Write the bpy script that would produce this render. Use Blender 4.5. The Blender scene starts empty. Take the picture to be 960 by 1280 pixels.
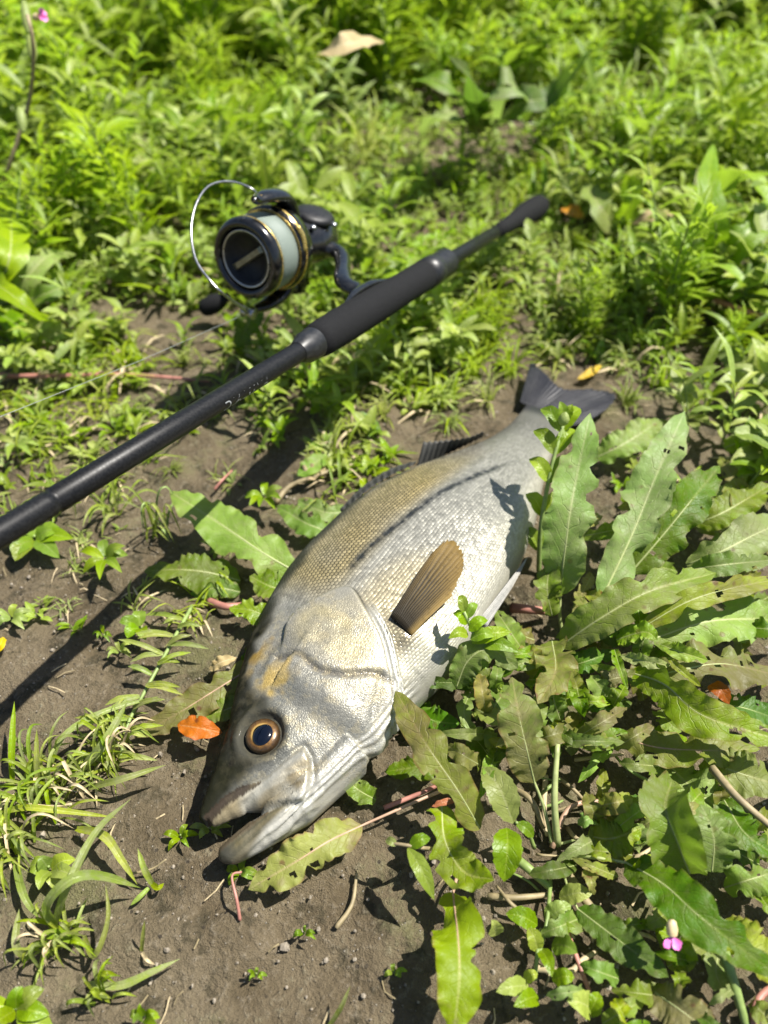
import bpy, bmesh, math, random
import numpy as np
from mathutils import Vector, Matrix

# ------------------------------------------------------------------ camera, sky, sun, exposure
SC = bpy.context.scene
COL = SC.collection
CAM_H, PITCH, FPX = 0.40, math.radians(46), 920.0      # camera height, downward pitch, focal length in photo pixels
cam_d = bpy.data.cameras.new('camera')
cam_d.sensor_fit = 'VERTICAL'
cam_d.lens = 6.86
cam_d.sensor_height = 6.86 * 1280 / FPX
cam_d.sensor_width = cam_d.sensor_height * 0.75
cam_d.clip_start = 0.01
cam_d.clip_end = 500
cam_d.dof.use_dof = True
cam_d.dof.focus_distance = 0.40
cam_d.dof.aperture_fstop = 1.4
cam = bpy.data.objects.new('camera', cam_d)
COL.objects.link(cam)
cam.location = (0, 0, CAM_H)
cam.rotation_euler = (math.pi / 2 - PITCH, 0, 0)
SC.camera = cam

SUN_EL = math.radians(62)
SHADOW = Vector((-1, -0.25, 0)).normalized()            # the way shadows fall on the ground
TO_SUN = Vector((-SHADOW.x * math.cos(SUN_EL), -SHADOW.y * math.cos(SUN_EL), math.sin(SUN_EL)))
world = bpy.data.worlds.new('World')
SC.world = world
world.use_nodes = True
wnt = world.node_tree
sky = wnt.nodes.new('ShaderNodeTexSky')
sky.sky_type = 'NISHITA'
sky.sun_disc = False
sky.sun_elevation = SUN_EL
sky.sun_rotation = math.atan2(TO_SUN.x, TO_SUN.y)
wnt.links.new(sky.outputs[0], wnt.nodes['Background'].inputs[0])
wnt.nodes['Background'].inputs[1].default_value = 0.055
sun_d = bpy.data.lights.new('sun', 'SUN')
sun_d.energy = 5.0
sun_d.angle = math.radians(0.53)
sun_d.color = (1.0, 0.955, 0.88)
sun = bpy.data.objects.new('sun', sun_d)
COL.objects.link(sun)
sun.location = (1, 0.3, 2)
sun.rotation_euler = TO_SUN.to_track_quat('Z', 'Y').to_euler()
SC.view_settings.view_transform = 'Standard'
SC.view_settings.look = 'None'
SC.view_settings.exposure = 1.08
SC.view_settings.gamma = 1.0

# ------------------------------------------------------------------ helpers
rng = np.random.default_rng(7)
random.seed(7)
FW = np.array([0, math.cos(PITCH), -math.sin(PITCH)])
UP = np.array([0, math.sin(PITCH), math.cos(PITCH)])
CAM = np.array([0, 0, CAM_H])

def at(x, y, z=0.0):
    """world point at height z that stands behind a photo pixel"""
    d = FW + np.array([1.0, 0, 0]) * (x - 480) / FPX + UP * (640 - y) / FPX
    return CAM + d * ((z - CAM_H) / d[2])

def ray(x, y, t):
    return CAM + t * (FW + np.array([1.0, 0, 0]) * (x - 480) / FPX + UP * (640 - y) / FPX)

def depth(p):
    return float((np.asarray(p) - CAM) @ FW)

def pxm(p):
    """metres per photo pixel at a world point"""
    return depth(p) / FPX

def hash2(i, j, seed=0):
    n = (i.astype(np.int64) * 374761393 + j.astype(np.int64) * 668265263 + seed * 974634777) & 0x7fffffff
    n = ((n ^ (n >> 13)) * 1274126177) & 0x7fffffff
    return ((n ^ (n >> 16)) & 0xffff) / 65535.0

def vnoise(x, y, seed=0):
    x = np.asarray(x, float); y = np.asarray(y, float)
    i = np.floor(x); j = np.floor(y)
    fx = x - i; fy = y - j
    fx = fx * fx * (3 - 2 * fx); fy = fy * fy * (3 - 2 * fy)
    a = hash2(i, j, seed); b = hash2(i + 1, j, seed); c = hash2(i, j + 1, seed); d = hash2(i + 1, j + 1, seed)
    return (a * (1 - fx) + b * fx) * (1 - fy) + (c * (1 - fx) + d * fx) * fy - 0.5

def gz(x, y):
    """ground height"""
    x = np.asarray(x, float); y = np.asarray(y, float)
    return (0.010 * vnoise(x * 7, y * 7, 1) + 0.005 * vnoise(x * 23 + 5, y * 23, 2) - 0.001)

def sst(a, b, x):
    t = np.clip((x - a) / (b - a), 0, 1)
    return t * t * (3 - 2 * t)

def nrm(v):
    v = np.asarray(v, float)
    return v / (np.linalg.norm(v, axis=-1, keepdims=True) + 1e-12)

def spline(pts, n):
    """Catmull-Rom through points, n samples evenly along the length"""
    P = np.asarray(pts, float)
    if len(P) == 2:
        return P[0] + (P[1] - P[0]) * np.linspace(0, 1, n)[:, None]
    Q = np.vstack([2 * P[0] - P[1], P, 2 * P[-1] - P[-2]])
    out = []
    for k in range(1, len(Q) - 2):
        t = np.linspace(0, 1, 24, endpoint=False)[:, None]
        a, b, c, d = Q[k - 1], Q[k], Q[k + 1], Q[k + 2]
        out.append(0.5 * (2 * b + (c - a) * t + (2 * a - 5 * b + 4 * c - d) * t * t + (3 * b - a - 3 * c + d) * t ** 3))
    out = np.vstack(out + [P[-1:]])
    L = np.concatenate([[0], np.cumsum(np.linalg.norm(np.diff(out, axis=0), axis=1))])
    s = np.linspace(0, L[-1], n)
    return np.stack([np.interp(s, L, out[:, k]) for k in range(3)], 1)

class Geo:
    """vertices, faces, uv collected for one mesh"""
    def __init__(s):
        s.V = []; s.F = []; s.U = []; s.M = []; s.n = 0
    def add(s, V, F, U=None, m=0):
        V = np.asarray(V, float).reshape(-1, 3)
        if U is None: U = np.zeros((len(V), 2))
        s.V.append(V); s.U.append(np.asarray(U, float))
        s.F += [tuple(int(i) + s.n for i in f) for f in F]; s.M += [m] * len(F); s.n += len(V)
        return s

def grid_faces(nr, nc, closed=False):
    F = []
    for i in range(nr - 1):
        for j in range(nc if closed else nc - 1):
            k = (j + 1) % nc
            F.append((i * nc + j, i * nc + k, (i + 1) * nc + k, (i + 1) * nc + j))
    return F

def mesh_of(name, geo, mats, origin=(0, 0, 0), smooth=True):
    V = np.vstack(geo.V) - np.asarray(origin, float)
    U = np.vstack(geo.U)
    me = bpy.data.meshes.new(name)
    me.from_pydata(V.tolist(), [], geo.F)
    uv = me.uv_layers.new(name='UVMap')
    li = np.empty(len(me.loops), np.int32); me.loops.foreach_get('vertex_index', li)
    uv.data.foreach_set('uv', U[li].astype(np.float32).ravel())
    for m in (mats if isinstance(mats, (list, tuple)) else [mats]): me.materials.append(m)
    if isinstance(mats, (list, tuple)) and len(mats) > 1:
        me.polygons.foreach_set('material_index', np.array(geo.M, np.int32))
    me.polygons.foreach_set('use_smooth', np.full(len(me.polygons), smooth))
    me.update()
    return me

def tag(o, label, cat=None, group=None, kind=None):
    if label: o['label'] = label
    if cat: o['category'] = cat
    if group: o['group'] = group
    if kind: o['kind'] = kind
    return o

def empty(name, loc, label=None, cat=None, group=None):
    o = bpy.data.objects.new(name, None)
    o.empty_display_size = 0.02
    COL.objects.link(o)
    o.location = [float(c) for c in loc]
    return tag(o, label, cat, group)

def world_loc(o):
    p = Vector((0, 0, 0))
    while o is not None:
        p = p + o.location; o = o.parent
    return np.array(p)

def obj(name, geo, mats, parent=None, smooth=True, origin=None):
    """link geometry (given in world coordinates) as one mesh object"""
    if parent is not None:
        org = world_loc(parent)
    else:
        org = np.zeros(3) if origin is None else np.asarray(origin, float)
    o = bpy.data.objects.new(name, mesh_of(name, geo, mats, org, smooth))
    COL.objects.link(o)
    if parent is not None: o.parent = parent
    else: o.location = [float(c) for c in org]
    return o

def copy_tree(o, parent=None):
    c = o.copy(); COL.objects.link(c)
    if parent is not None: c.parent = parent
    for ch in list(o.children): copy_tree(ch, c)
    return c

def frames(C, hint):
    """tangent, side, normal along a line; the normal keeps near hint"""
    T = nrm(np.gradient(C, axis=0))
    h = np.broadcast_to(np.asarray(hint, float), C.shape)
    N = nrm(h - (h * T).sum(1, keepdims=True) * T)
    return T, np.cross(T, N), N

def tube(C, R, seg=8, cap=True, g=None, m=0, hint=(0.3, 0.2, 1)):
    C = np.asarray(C, float); n = len(C)
    R = np.broadcast_to(np.asarray(R, float), (n,))
    T, S, N = frames(C, hint)
    a = np.linspace(0, 2 * np.pi, seg, endpoint=False)
    V = C[:, None] + R[:, None, None] * (S[:, None] * np.cos(a)[None, :, None] + N[:, None] * np.sin(a)[None, :, None])
    U = np.stack(np.meshgrid(np.arange(seg) / seg, np.linspace(0, 1, n)), -1).reshape(-1, 2)
    F = grid_faces(n, seg, True)
    if cap: F += [tuple(range(seg))[::-1], tuple(range((n - 1) * seg, n * seg))]
    g = g or Geo()
    return g.add(V.reshape(-1, 3), F, U, m)

def lathe(origin, axis, prof, seg=40, g=None, m=0, ref=(0, 0, 1)):
    """prof: (distance along axis, radius)"""
    A = nrm(axis); S = nrm(np.cross(A, ref)); N = np.cross(S, A)
    a = np.linspace(0, 2 * np.pi, seg, endpoint=False)
    V = [np.asarray(origin) + A * t + r * (S[None] * np.cos(a)[:, None] + N[None] * np.sin(a)[:, None]) for t, r in prof]
    n = len(prof)
    U = np.stack(np.meshgrid(np.arange(seg) / seg, np.linspace(0, 1, n)), -1).reshape(-1, 2)
    g = g or Geo()
    return g.add(np.vstack(V), grid_faces(n, seg, True), U, m)

SHAPES = {
    'dock': ([0, .05, .15, .35, .55, .78, .92, 1], [.10, .55, .80, 1, .98, .74, .40, .0]),
    'oval': ([0, .1, .3, .5, .7, .9, 1], [.05, .5, .92, 1, .83, .38, 0]),
    'lance': ([0, .1, .3, .5, .75, .92, 1], [.12, .5, .95, 1, .62, .22, 0]),
    'strap': ([0, .1, .5, .8, 1], [.55, .85, 1, .68, 0]),
    'spoon': ([0, .2, .5, .75, .92, 1], [.12, .25, .8, 1, .6, 0]),
}

def leaf_geo(pts, width, shape='dock', fold=0.25, ruffle=0.12, rfreq=4.0, hint=(0, 0, 1), roll=0.0, curl=0.0,
             jag=0.08, teeth=0, holes=0, bites=0, nu=10, nv=36, crisp=.0, seed=0, g=None, m=0, thick=0.0):
    r = np.random.default_rng(seed + 1000)
    C = spline(pts, nv)
    T, S, N = frames(C, hint)
    if np.ndim(roll) or roll:
        cr, sr = np.cos(roll), np.sin(roll)
        if np.ndim(roll): cr = np.interp(np.linspace(0, 1, nv), np.linspace(0, 1, len(roll)), np.cos(roll))[:, None]; sr = np.interp(np.linspace(0, 1, nv), np.linspace(0, 1, len(roll)), np.sin(roll))[:, None]
        S, N = S * cr + N * sr, N * cr - S * sr
    if crisp:
        tw = np.interp(np.linspace(0, 1, nv), np.linspace(0, 1, 5), r.normal(0, .28, 5))[:, None]
        S, N = S * np.cos(tw) + N * np.sin(tw), N * np.cos(tw) - S * np.sin(tw)
    v = np.linspace(0, 1, nv)
    xs, ys = SHAPES[shape]
    # smooth interpolation of the outline
    vv = np.linspace(0, 1, 200)
    pp = np.interp(vv, xs, ys)
    ker = np.hanning(17); ker /= ker.sum()
    pp2 = np.convolve(np.pad(pp, 8, mode='edge'), ker, 'valid')
    pp = np.where((vv < .03) | (vv > .97), pp, pp2)
    prof = np.interp(v, vv, pp)
    u = np.linspace(-1, 1, 2 * (nu // 2) + 1)
    nc = len(u)
    Vv, Uu = np.meshgrid(v, u, indexing='ij')
    side = np.sign(Uu)
    au = np.abs(Uu)
    ph = r.uniform(0, 6.28, 4)
    edge = 1 + jag * (np.where(side > 0, np.interp(v, np.linspace(0, 1, 14), r.normal(0, 1, 14))[:, None], np.interp(v, np.linspace(0, 1, 14), r.normal(0, 1, 14))[:, None]))
    if teeth: edge = edge * (1 - 0.10 * ((v * teeth) % 1.0)[:, None])
    for b in range(bites):
        bv, bs, bw, bd = r.uniform(.12, .92), r.choice([-1, 1]), r.uniform(.02, .06), r.uniform(.25, .65)
        edge = edge * np.where(side == bs, 1 - bd * np.exp(-((v - bv) / bw) ** 2)[:, None], 1)
    half = width / 2 * prof[:, None] * (1 + (edge - 1) * au)
    wob = np.where(side > 0, np.sin(2 * np.pi * rfreq * Vv + ph[0] + 1.1 * np.sin(7 * Vv + ph[1])),
                   np.sin(2 * np.pi * rfreq * .93 * Vv + ph[2] + 1.1 * np.sin(6 * Vv + ph[3])))
    hN = half * (np.sin(fold) * au + ruffle * au ** 1.6 * wob - curl * au ** 2)
    hN = hN + half * crisp * au ** 3 * np.sin(2 * np.pi * rfreq * 2.7 * Vv + ph[1] + side * 1.3 + 2 * np.sin(11 * Vv + ph[2]))
    hN = hN + half * .10 * np.interp(v, np.linspace(0, 1, 7), r.normal(0, 1, 7))[:, None] * Uu * min(1, crisp * 8)
    hN = hN + half * 0.05 * np.sin(9 * np.pi * (Vv - .3 * au) * 1.3) * (au * (1 - au)) * 4 * .5
    P = C[:, None] + S[:, None] * (Uu * half * np.cos(fold))[..., None] + N[:, None] * hN[..., None]
    F = grid_faces(nv, nc)
    if holes:
        cen = [(r.uniform(.15, .9), r.uniform(-.8, .8), r.uniform(.012, .035)) for _ in range(holes)]
        keep = []
        for f in F:
            i, j = divmod(f[0], nc)
            vc, uc = (i + .5) / (nv - 1), (u[j] + u[min(j + 1, nc - 1)]) / 2
            if all(((vc - a) ** 2 + ((uc - b) * width / 2 / (np.linalg.norm(C[-1] - C[0]) + 1e-6)) ** 2) > c * c for a, b, c in cen): keep.append(f)
        F = keep
    g = g or Geo()
    return g.add(P.reshape(-1, 3), F, np.stack([(Uu + 1) / 2, Vv], -1).reshape(-1, 2), m)

# ------------------------------------------------------------------ node helpers and materials
class NT:
    def __init__(s, name):
        s.mat = bpy.data.materials.new(name); s.mat.use_nodes = True
        s.t = s.mat.node_tree; s.t.nodes.clear()
        s.out = s.t.nodes.new('ShaderNodeOutputMaterial')
    def n(s, typ, **kw):
        nd = s.t.nodes.new(typ)
        for k, val in kw.items(): setattr(nd, k, val)
        return nd
    def put(s, sock, val):
        if hasattr(val, 'is_linked') or isinstance(val, bpy.types.NodeSocket): s.t.links.new(val, sock)
        else: sock.default_value = val
    def m(s, op, a, b=0.0, c=None, clamp=False):
        nd = s.n('ShaderNodeMath', operation=op, use_clamp=clamp)
        s.put(nd.inputs[0], a); s.put(nd.inputs[1], b)
        if c is not None: s.put(nd.inputs[2], c)
        return nd.outputs[0]
    def mix(s, f, a, b, bt='MIX'):
        nd = s.n('ShaderNodeMix', data_type='RGBA', blend_type=bt)
        s.put(nd.inputs[0], f)
        for i, val in ((6, a), (7, b)):
            s.put(nd.inputs[i], (*val, 1) if isinstance(val, tuple) and len(val) == 3 else val)
        return nd.outputs[2]
    def noise(s, vec, scale, detail=3.0, rough=0.55, out=0):
        nd = s.n('ShaderNodeTexNoise'); s.put(nd.inputs['Vector'], vec)
        nd.inputs['Scale'].default_value = scale; nd.inputs['Detail'].default_value = detail; nd.inputs['Roughness'].default_value = rough
        return nd.outputs[out]
    def vor(s, vec, scale, feature='F1', rnd=1.0, out='Distance'):
        nd = s.n('ShaderNodeTexVoronoi', feature=feature); s.put(nd.inputs['Vector'], vec)
        nd.inputs['Scale'].default_value = scale; nd.inputs['Randomness'].default_value = rnd
        return nd.outputs[out]
    def ss(s, x, a, b, lo=0.0, hi=1.0):
        nd = s.n('ShaderNodeMapRange', interpolation_type='SMOOTHSTEP')
        s.put(nd.inputs[0], x)
        for i, val in ((1, a), (2, b), (3, lo), (4, hi)): s.put(nd.inputs[i], val)
        return nd.outputs[0]
    def bump(s, h, strength, dist, normal=None):
        nd = s.n('ShaderNodeBump'); nd.inputs['Strength'].default_value = strength; nd.inputs['Distance'].default_value = dist
        s.put(nd.inputs['Height'], h)
        if normal is not None: s.put(nd.inputs['Normal'], normal)
        return nd.outputs[0]
    def bsdf(s, color, rough=0.5, spec=0.5, metal=0.0, normal=None, coat=0.0, coat_rough=0.1):
        nd = s.n('ShaderNodeBsdfPrincipled')
        s.put(nd.inputs['Base Color'], (*color, 1) if isinstance(color, tuple) and len(color) == 3 else color)
        s.put(nd.inputs['Roughness'], rough); s.put(nd.inputs['Specular IOR Level'], spec); s.put(nd.inputs['Metallic'], metal)
        if normal is not None: s.put(nd.inputs['Normal'], normal)
        s.put(nd.inputs['Coat Weight'], coat); s.put(nd.inputs['Coat Roughness'], coat_rough)
        return nd
    def coat_normal(s, node, nr):
        s.t.links.new(nr, node.inputs['Coat Normal'])
    def done(s, sh):
        s.t.links.new(sh, s.out.inputs[0]); return s.mat

def plain(name, color, rough=0.5, metal=0.0, spec=0.5, grain=0.0, gscale=400.0, coat=0.0, wear=0.12):
    t = NT(name)
    co = t.n('ShaderNodeTexCoord').outputs['Object']
    nz = t.noise(co, gscale, 3)
    c = t.mix(t.m('MULTIPLY', t.ss(nz, .35, .7), wear), color, tuple(min(1, x * 1.9 + .02) for x in color))
    nr = t.bump(nz, grain, .0006) if grain else None
    rg = t.m('ADD', t.m('MULTIPLY', t.m('SUBTRACT', nz, .5), .25), rough, clamp=True)
    return t.done(t.bsdf(c, rg, spec, metal, nr, coat).outputs[0])

def leaf_mat(name, c1, c2, vein, back=None, purple=0.0, spots=0.0, rough=0.5, trans=0.3, nveins=13.0, dust=0.0, veinw=0.5, edge=None, spec=0.4):
    t = NT(name)
    uvn = t.n('ShaderNodeUVMap').outputs[0]
    sep = t.n('ShaderNodeSeparateXYZ'); t.t.links.new(uvn, sep.inputs[0])
    U, V = sep.outputs[0], sep.outputs[1]
    au = t.m('ABSOLUTE', t.m('SUBTRACT', t.m('MULTIPLY', U, 2.0), 1.0))
    oi = t.n('ShaderNodeObjectInfo').outputs['Random']
    co = t.n('ShaderNodeTexCoord').outputs['Object']
    va = t.n('ShaderNodeVectorMath', operation='ADD'); t.put(va.inputs[0], co)
    cmb = t.n('ShaderNodeCombineXYZ'); t.put(cmb.inputs[0], t.m('MULTIPLY', oi, 7.0)); t.put(cmb.inputs[1], t.m('MULTIPLY', oi, 3.0))
    t.put(va.inputs[1], cmb.outputs[0]); co = va.outputs[0]
    n1 = t.noise(co, 45, 3); n2 = t.noise(co, 220, 4); n3 = t.noise(co, 16, 2)
    base = t.mix(t.ss(n1, .3, .7), c1, c2)
    # side veins: lines that leave the midrib at a slant, bent a little by noise
    ph = t.m('ADD', t.m('SUBTRACT', t.m('MULTIPLY', V, nveins), t.m('MULTIPLY', t.m('POWER', au, 1.2), 1.9)), t.m('MULTIPLY', n1, 2.6))
    tri = t.m('ABSOLUTE', t.m('SUBTRACT', t.m('FRACT', ph), .5))      # 0..0.5, .5 on a vein
    vl = t.m('MULTIPLY', t.ss(tri, .42, .5), t.ss(n3, .3, .6, .35, 1.0))
    vl = t.m('MULTIPLY', vl, t.ss(au, .98, .3, 0.0, 1.0))
    net = t.ss(t.vor(co, 330, 'DISTANCE_TO_EDGE'), .09, .0)
    vl2 = t.m('MULTIPLY', t.m('MAXIMUM', vl, t.m('MULTIPLY', net, .12)), veinw)
    base = t.mix(vl2, base, vein)
    base = t.mix(t.m('MULTIPLY', t.ss(au, .10, .03), .8), base, vein)
    if purple:
        pm = t.m('MULTIPLY', t.ss(t.m('ADD', n3, t.m('MULTIPLY', n2, .45)), .62, .82), purple)
        base = t.mix(pm, base, (.155, .075, .050))
        ed = t.m('MULTIPLY', t.ss(au, .86, 1.0), t.m('MULTIPLY', t.ss(n1, .35, .6), min(1, purple * 1.2)))
        base = t.mix(ed, base, edge or (.16, .045, .035))
    if spots:
        sp = t.ss(t.vor(co, 95, 'F1'), .22, .10)
        sp = t.m('MULTIPLY', sp, t.m('MULTIPLY', t.ss(n1, .46, .58), spots))
        base = t.mix(sp, base, (.12, .05, .03))
    if dust:
        base = t.mix(t.m('MULTIPLY', t.ss(t.m('ADD', n2, t.m('MULTIPLY', n3, .6)), .72, 1.0), dust), base, (.34, .31, .25))
    hs = t.n('ShaderNodeHueSaturation')
    t.put(hs.inputs['Hue'], t.m('ADD', t.m('MULTIPLY', oi, .03), .485))
    t.put(hs.inputs['Value'], t.m('ADD', t.m('MULTIPLY', t.m('FRACT', t.m('MULTIPLY', oi, 17.3)), .5), .75))
    t.put(hs.inputs['Saturation'], t.m('ADD', t.m('MULTIPLY', t.m('FRACT', t.m('MULTIPLY', oi, 5.7)), .25), 1.0))
    t.put(hs.inputs['Color'], base); base = hs.outputs[0]
    bf = t.n('ShaderNodeNewGeometry').outputs['Backfacing']
    base = t.mix(t.m('MULTIPLY', bf, .45), base, back or tuple(min(1, x * 1.15 + .03) for x in c2))
    hgt = t.m('ADD', t.m('ADD', t.m('MULTIPLY', vl, -.55), t.m('MULTIPLY', net, -.12)), t.m('ADD', t.m('MULTIPLY', n1, 1.6), t.m('MULTIPLY', n2, .5)))
    nr = t.bump(hgt, .6, .0011)
    p = t.bsdf(base, t.m('ADD', t.m('MULTIPLY', n2, .25), rough - .1), spec, 0, nr)
    tr = t.n('ShaderNodeBsdfTranslucent')
    t.put(tr.inputs[0], t.mix(.6, base, (c2[0] * 1.35, c2[1] * 1.5, c2[2] * .55)))
    mx = t.n('ShaderNodeMixShader'); mx.inputs[0].default_value = trans
    t.t.links.new(p.outputs[0], mx.inputs[1]); t.t.links.new(tr.outputs[0], mx.inputs[2])
    return t.done(mx.outputs[0])

M = {}
M['dock'] = leaf_mat('dock_leaf', (.125, .215, .024), (.195, .290, .050), (.31, .37, .12), purple=.22, spots=.5, dust=.12, trans=.4)
M['dock_pale'] = leaf_mat('dock_leaf_pale', (.20, .295, .075), (.275, .37, .115), (.37, .43, .18), purple=.2, spots=.6, dust=.12, trans=.4)
M['dock_dark'] = leaf_mat('dock_leaf_dark', (.070, .145, .012), (.110, .195, .026), (.18, .25, .06), purple=.2, spots=.5, dust=.08, trans=.42)
M['dock_purple'] = leaf_mat('dock_leaf_purple', (.175, .205, .052), (.24, .275, .080), (.33, .31, .13), purple=.42, spots=.9, dust=.12, trans=.38)
M['dock_yellow'] = leaf_mat('dock_leaf_yellow', (.185, .250, .032), (.255, .320, .060), (.34, .37, .13), purple=.35, spots=.8, dust=.1, trans=.42)
M['herb'] = leaf_mat('herb_leaf', (.165, .265, .022), (.25, .345, .048), (.30, .38, .09), trans=.42, nveins=7, rough=.4, veinw=.35, spec=.5)
M['herb_pale'] = leaf_mat('herb_leaf_pale', (.25, .325, .075), (.33, .395, .12), (.38, .43, .17), trans=.4, nveins=7, rough=.42, veinw=.3, spec=.5)
M['grass'] = leaf_mat('grass_blade', (.22, .28, .055), (.31, .36, .095), (.36, .40, .14), trans=.4, nveins=0.0, rough=.42, veinw=.2, dust=.3, spec=.5)
M['grass_lush'] = leaf_mat('grass_blade_lush', (.20, .29, .022), (.29, .37, .050), (.34, .41, .09), trans=.45, nveins=0.0, rough=.42, veinw=.2, spec=.5)
M['feather'] = leaf_mat('feathery_leaf', (.225, .34, .020), (.33, .435, .042), (.36, .43, .07), trans=.48, nveins=0.0, rough=.45, veinw=.2, spec=.5)
M['straw'] = plain('dry_straw', (.36, .29, .17), .7, gscale=300, wear=.5)
M['stem_green'] = plain('green_stem', (.16, .22, .06), .5, gscale=200, wear=.4)
M['stem_brown'] = plain('brown_stem', (.20, .16, .085), .6, gscale=200, wear=.5)
M['stem_red'] = plain('red_stem', (.30, .13, .10), .5, gscale=160, wear=.4)
M['midrib'] = plain('leaf_midrib', (.25, .285, .11), .5, gscale=200, wear=.3)
M['midrib_red'] = plain('leaf_midrib_red', (.33, .21, .14), .5, gscale=120, wear=.4)

# ------------------------------------------------------------------ ground
def soil_mat():
    t = NT('soil')
    co = t.n('ShaderNodeTexCoord').outputs['Object']
    big = t.noise(co, 5, 4); mid = t.noise(co, 28, 5, .6); fine = t.noise(co, 260, 5, .65); vfine = t.noise(co, 1100, 3, .7)
    c = t.mix(t.ss(mid, .32, .68), (.108, .082, .046), (.182, .145, .090))
    c = t.mix(t.m('MULTIPLY', t.ss(big, .42, .68), .55), c, (.200, .165, .105))
    c = t.mix(t.m('MULTIPLY', t.ss(t.noise(co, 60, 5, .65), .52, .64), .8), c, (.052, .044, .024))      # damp crumbs
    c = t.mix(t.m('MULTIPLY', t.ss(t.m('ADD', t.noise(co, 14, 4), t.m('MULTIPLY', fine, .35)), .70, .86), .6), c, (.125, .135, .045))  # moss film
    c = t.mix(t.ss(fine, .5, .78), c, t.mix(.5, c, (.36, .31, .23)))
    grit = t.ss(t.vor(co, 330, 'F1'), .20, .10)
    gm = t.m('MULTIPLY', grit, t.ss(t.vor(co, 330, 'F1', out='Color'), .62, .70))
    c = t.mix(t.m('MULTIPLY', gm, .7), c, (.42, .38, .31))
    dk = t.m('MULTIPLY', t.ss(t.vor(co, 170, 'F1'), .22, .12), t.ss(t.vor(co, 170, 'F1', out='Color'), .72, .8))
    c = t.mix(t.m('MULTIPLY', dk, .9), c, (.045, .037, .027))
    h = t.m('ADD', t.m('ADD', t.m('MULTIPLY', fine, 1.7), t.m('MULTIPLY', vfine, .6)), t.m('ADD', t.m('MULTIPLY', mid, 2.2), t.m('MULTIPLY', gm, .5)))
    nr = t.bump(h, 1.0, .0034)
    return t.done(t.bsdf(c, t.ss(mid, .3, .7, .72, .95), .25, 0, nr).outputs[0])
M['soil'] = soil_mat()

def spaced(a, b, step, far0, far1, grow=1.16):
    core = list(np.arange(a, b, step))
    d = step; x = core[-1]; hi = []
    while x < far1: d *= grow; x += d; hi.append(x)
    d = step; x = core[0]; lo = []
    while x > far0: d *= grow; x -= d; lo.append(x)
    return np.array(lo[::-1] + core + hi)
gxs = spaced(-.62, .62, .0038, -150, 150); gys = spaced(.03, 1.0, .0038, -100, 220)
GX, GY = np.meshgrid(gxs, gys)
fade = np.exp(-np.maximum(0, np.hypot(GX, GY - .5) - 1.5) / 3)
rel = (.0050 * vnoise(GX * 60, GY * 60, 3) + .0032 * vnoise(GX * 120, GY * 120, 4)
       + .0026 * vnoise(GX * 250, GY * 250, 5)) * (np.hypot(GX, GY - .5) < 1.1)
GZ = gz(GX, GY) * fade + rel
geo = Geo().add(np.stack([GX, GY, GZ], -1).reshape(-1, 3), grid_faces(len(gys), len(gxs)))
ground = obj('ground', geo, M['soil'])
tag(ground, 'bare brown riverside soil with a mossy film and grit', kind='structure')

# ------------------------------------------------------------------ fish
SLEN = 0.4035
SN = np.array([-0.0911, 0.1462]); AX = np.array([0.54329, 0.83955]); ND = np.array([-AX[1], AX[0]])
def fsd(px, py, z):
    """photo pixel on a plane z -> fish coordinates (along, towards the back), in body lengths"""
    w = at(px, py, z)[:2] - SN
    return np.array([w @ AX / SLEN, w @ ND / SLEN])
def smooth_tab(xs, ys, x, k=9):
    xx = np.linspace(xs[0], xs[-1], 400); yy = np.interp(xx, xs, ys)
    ker = np.hanning(2 * k + 3)[1:-1]; ker /= ker.sum()
    return np.interp(x, xx, np.convolve(np.pad(yy, k, mode='reflect', reflect_type='odd'), ker, 'valid'))
S_D = [0, .02, .05, .08, .11, .16, .225, .30, .36, .42, .52, .60, .69, .77, .86, .94, 1.0, 1.035]
DOR = [.010, .019, .030, .042, .055, .084, .116, .138, .150, .155, .153, .141, .116, .083, .050, .036, .037, .040]
VEN = [-.006, -.019, -.042, -.096, -.110, -.126, -.136, -.150, -.165, -.168, -.161, -.152, -.134, -.110, -.084, -.068, -.070, -.074]
HTH = [.014, .022, .032, .041, .048, .057, .066, .073, .077, .077, .072, .066, .056, .045, .033, .022, .012, .004]
def fish_prof(s):
    return (smooth_tab(S_D, DOR, s, 7), smooth_tab(S_D, VEN, s, 7), smooth_tab(S_D, HTH, s, 7))
def fish_zc(s):      # height of the body's middle above the ground, lying on its right flank
    return np.interp(s, [-.1, 0, .1, .35, .6, .9, 1.2], [.019, .022, .026, .030, .027, .013, .009])

def loft(st, seg=72, power=2.25):
    """st: list of (s, mid d, half d, half thickness, z) in metres already"""
    g = Geo(); R = []
    a = np.linspace(0, 2 * np.pi, seg, endpoint=False)
    ca, sa = np.cos(a), np.sin(a)
    for (x, y, hd, ht, z) in st:
        cy = np.sign(ca) * np.abs(ca) ** (2 / power); cz = np.sign(sa) * np.abs(sa) ** (2 / power)
        R.append(np.stack([np.full(seg, x), y + hd * cy, z + ht * cz], 1))
    n = len(st)
    F = grid_faces(n, seg, True) + [tuple(range(seg))[::-1], tuple(range((n - 1) * seg, n * seg))]
    return g.add(np.vstack(R), [f[::-1] for f in F])
ss_ = np.concatenate([np.linspace(0.0, .03, 6), np.linspace(.04, 1.035, 92)])
d_, v_, h_ = fish_prof(ss_)
g = loft([(s * SLEN, (d + v) / 2 * SLEN, (d - v) / 2 * SLEN, h * SLEN, fish_zc(s)) for s, d, v, h in zip(ss_, d_, v_, h_)])
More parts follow.
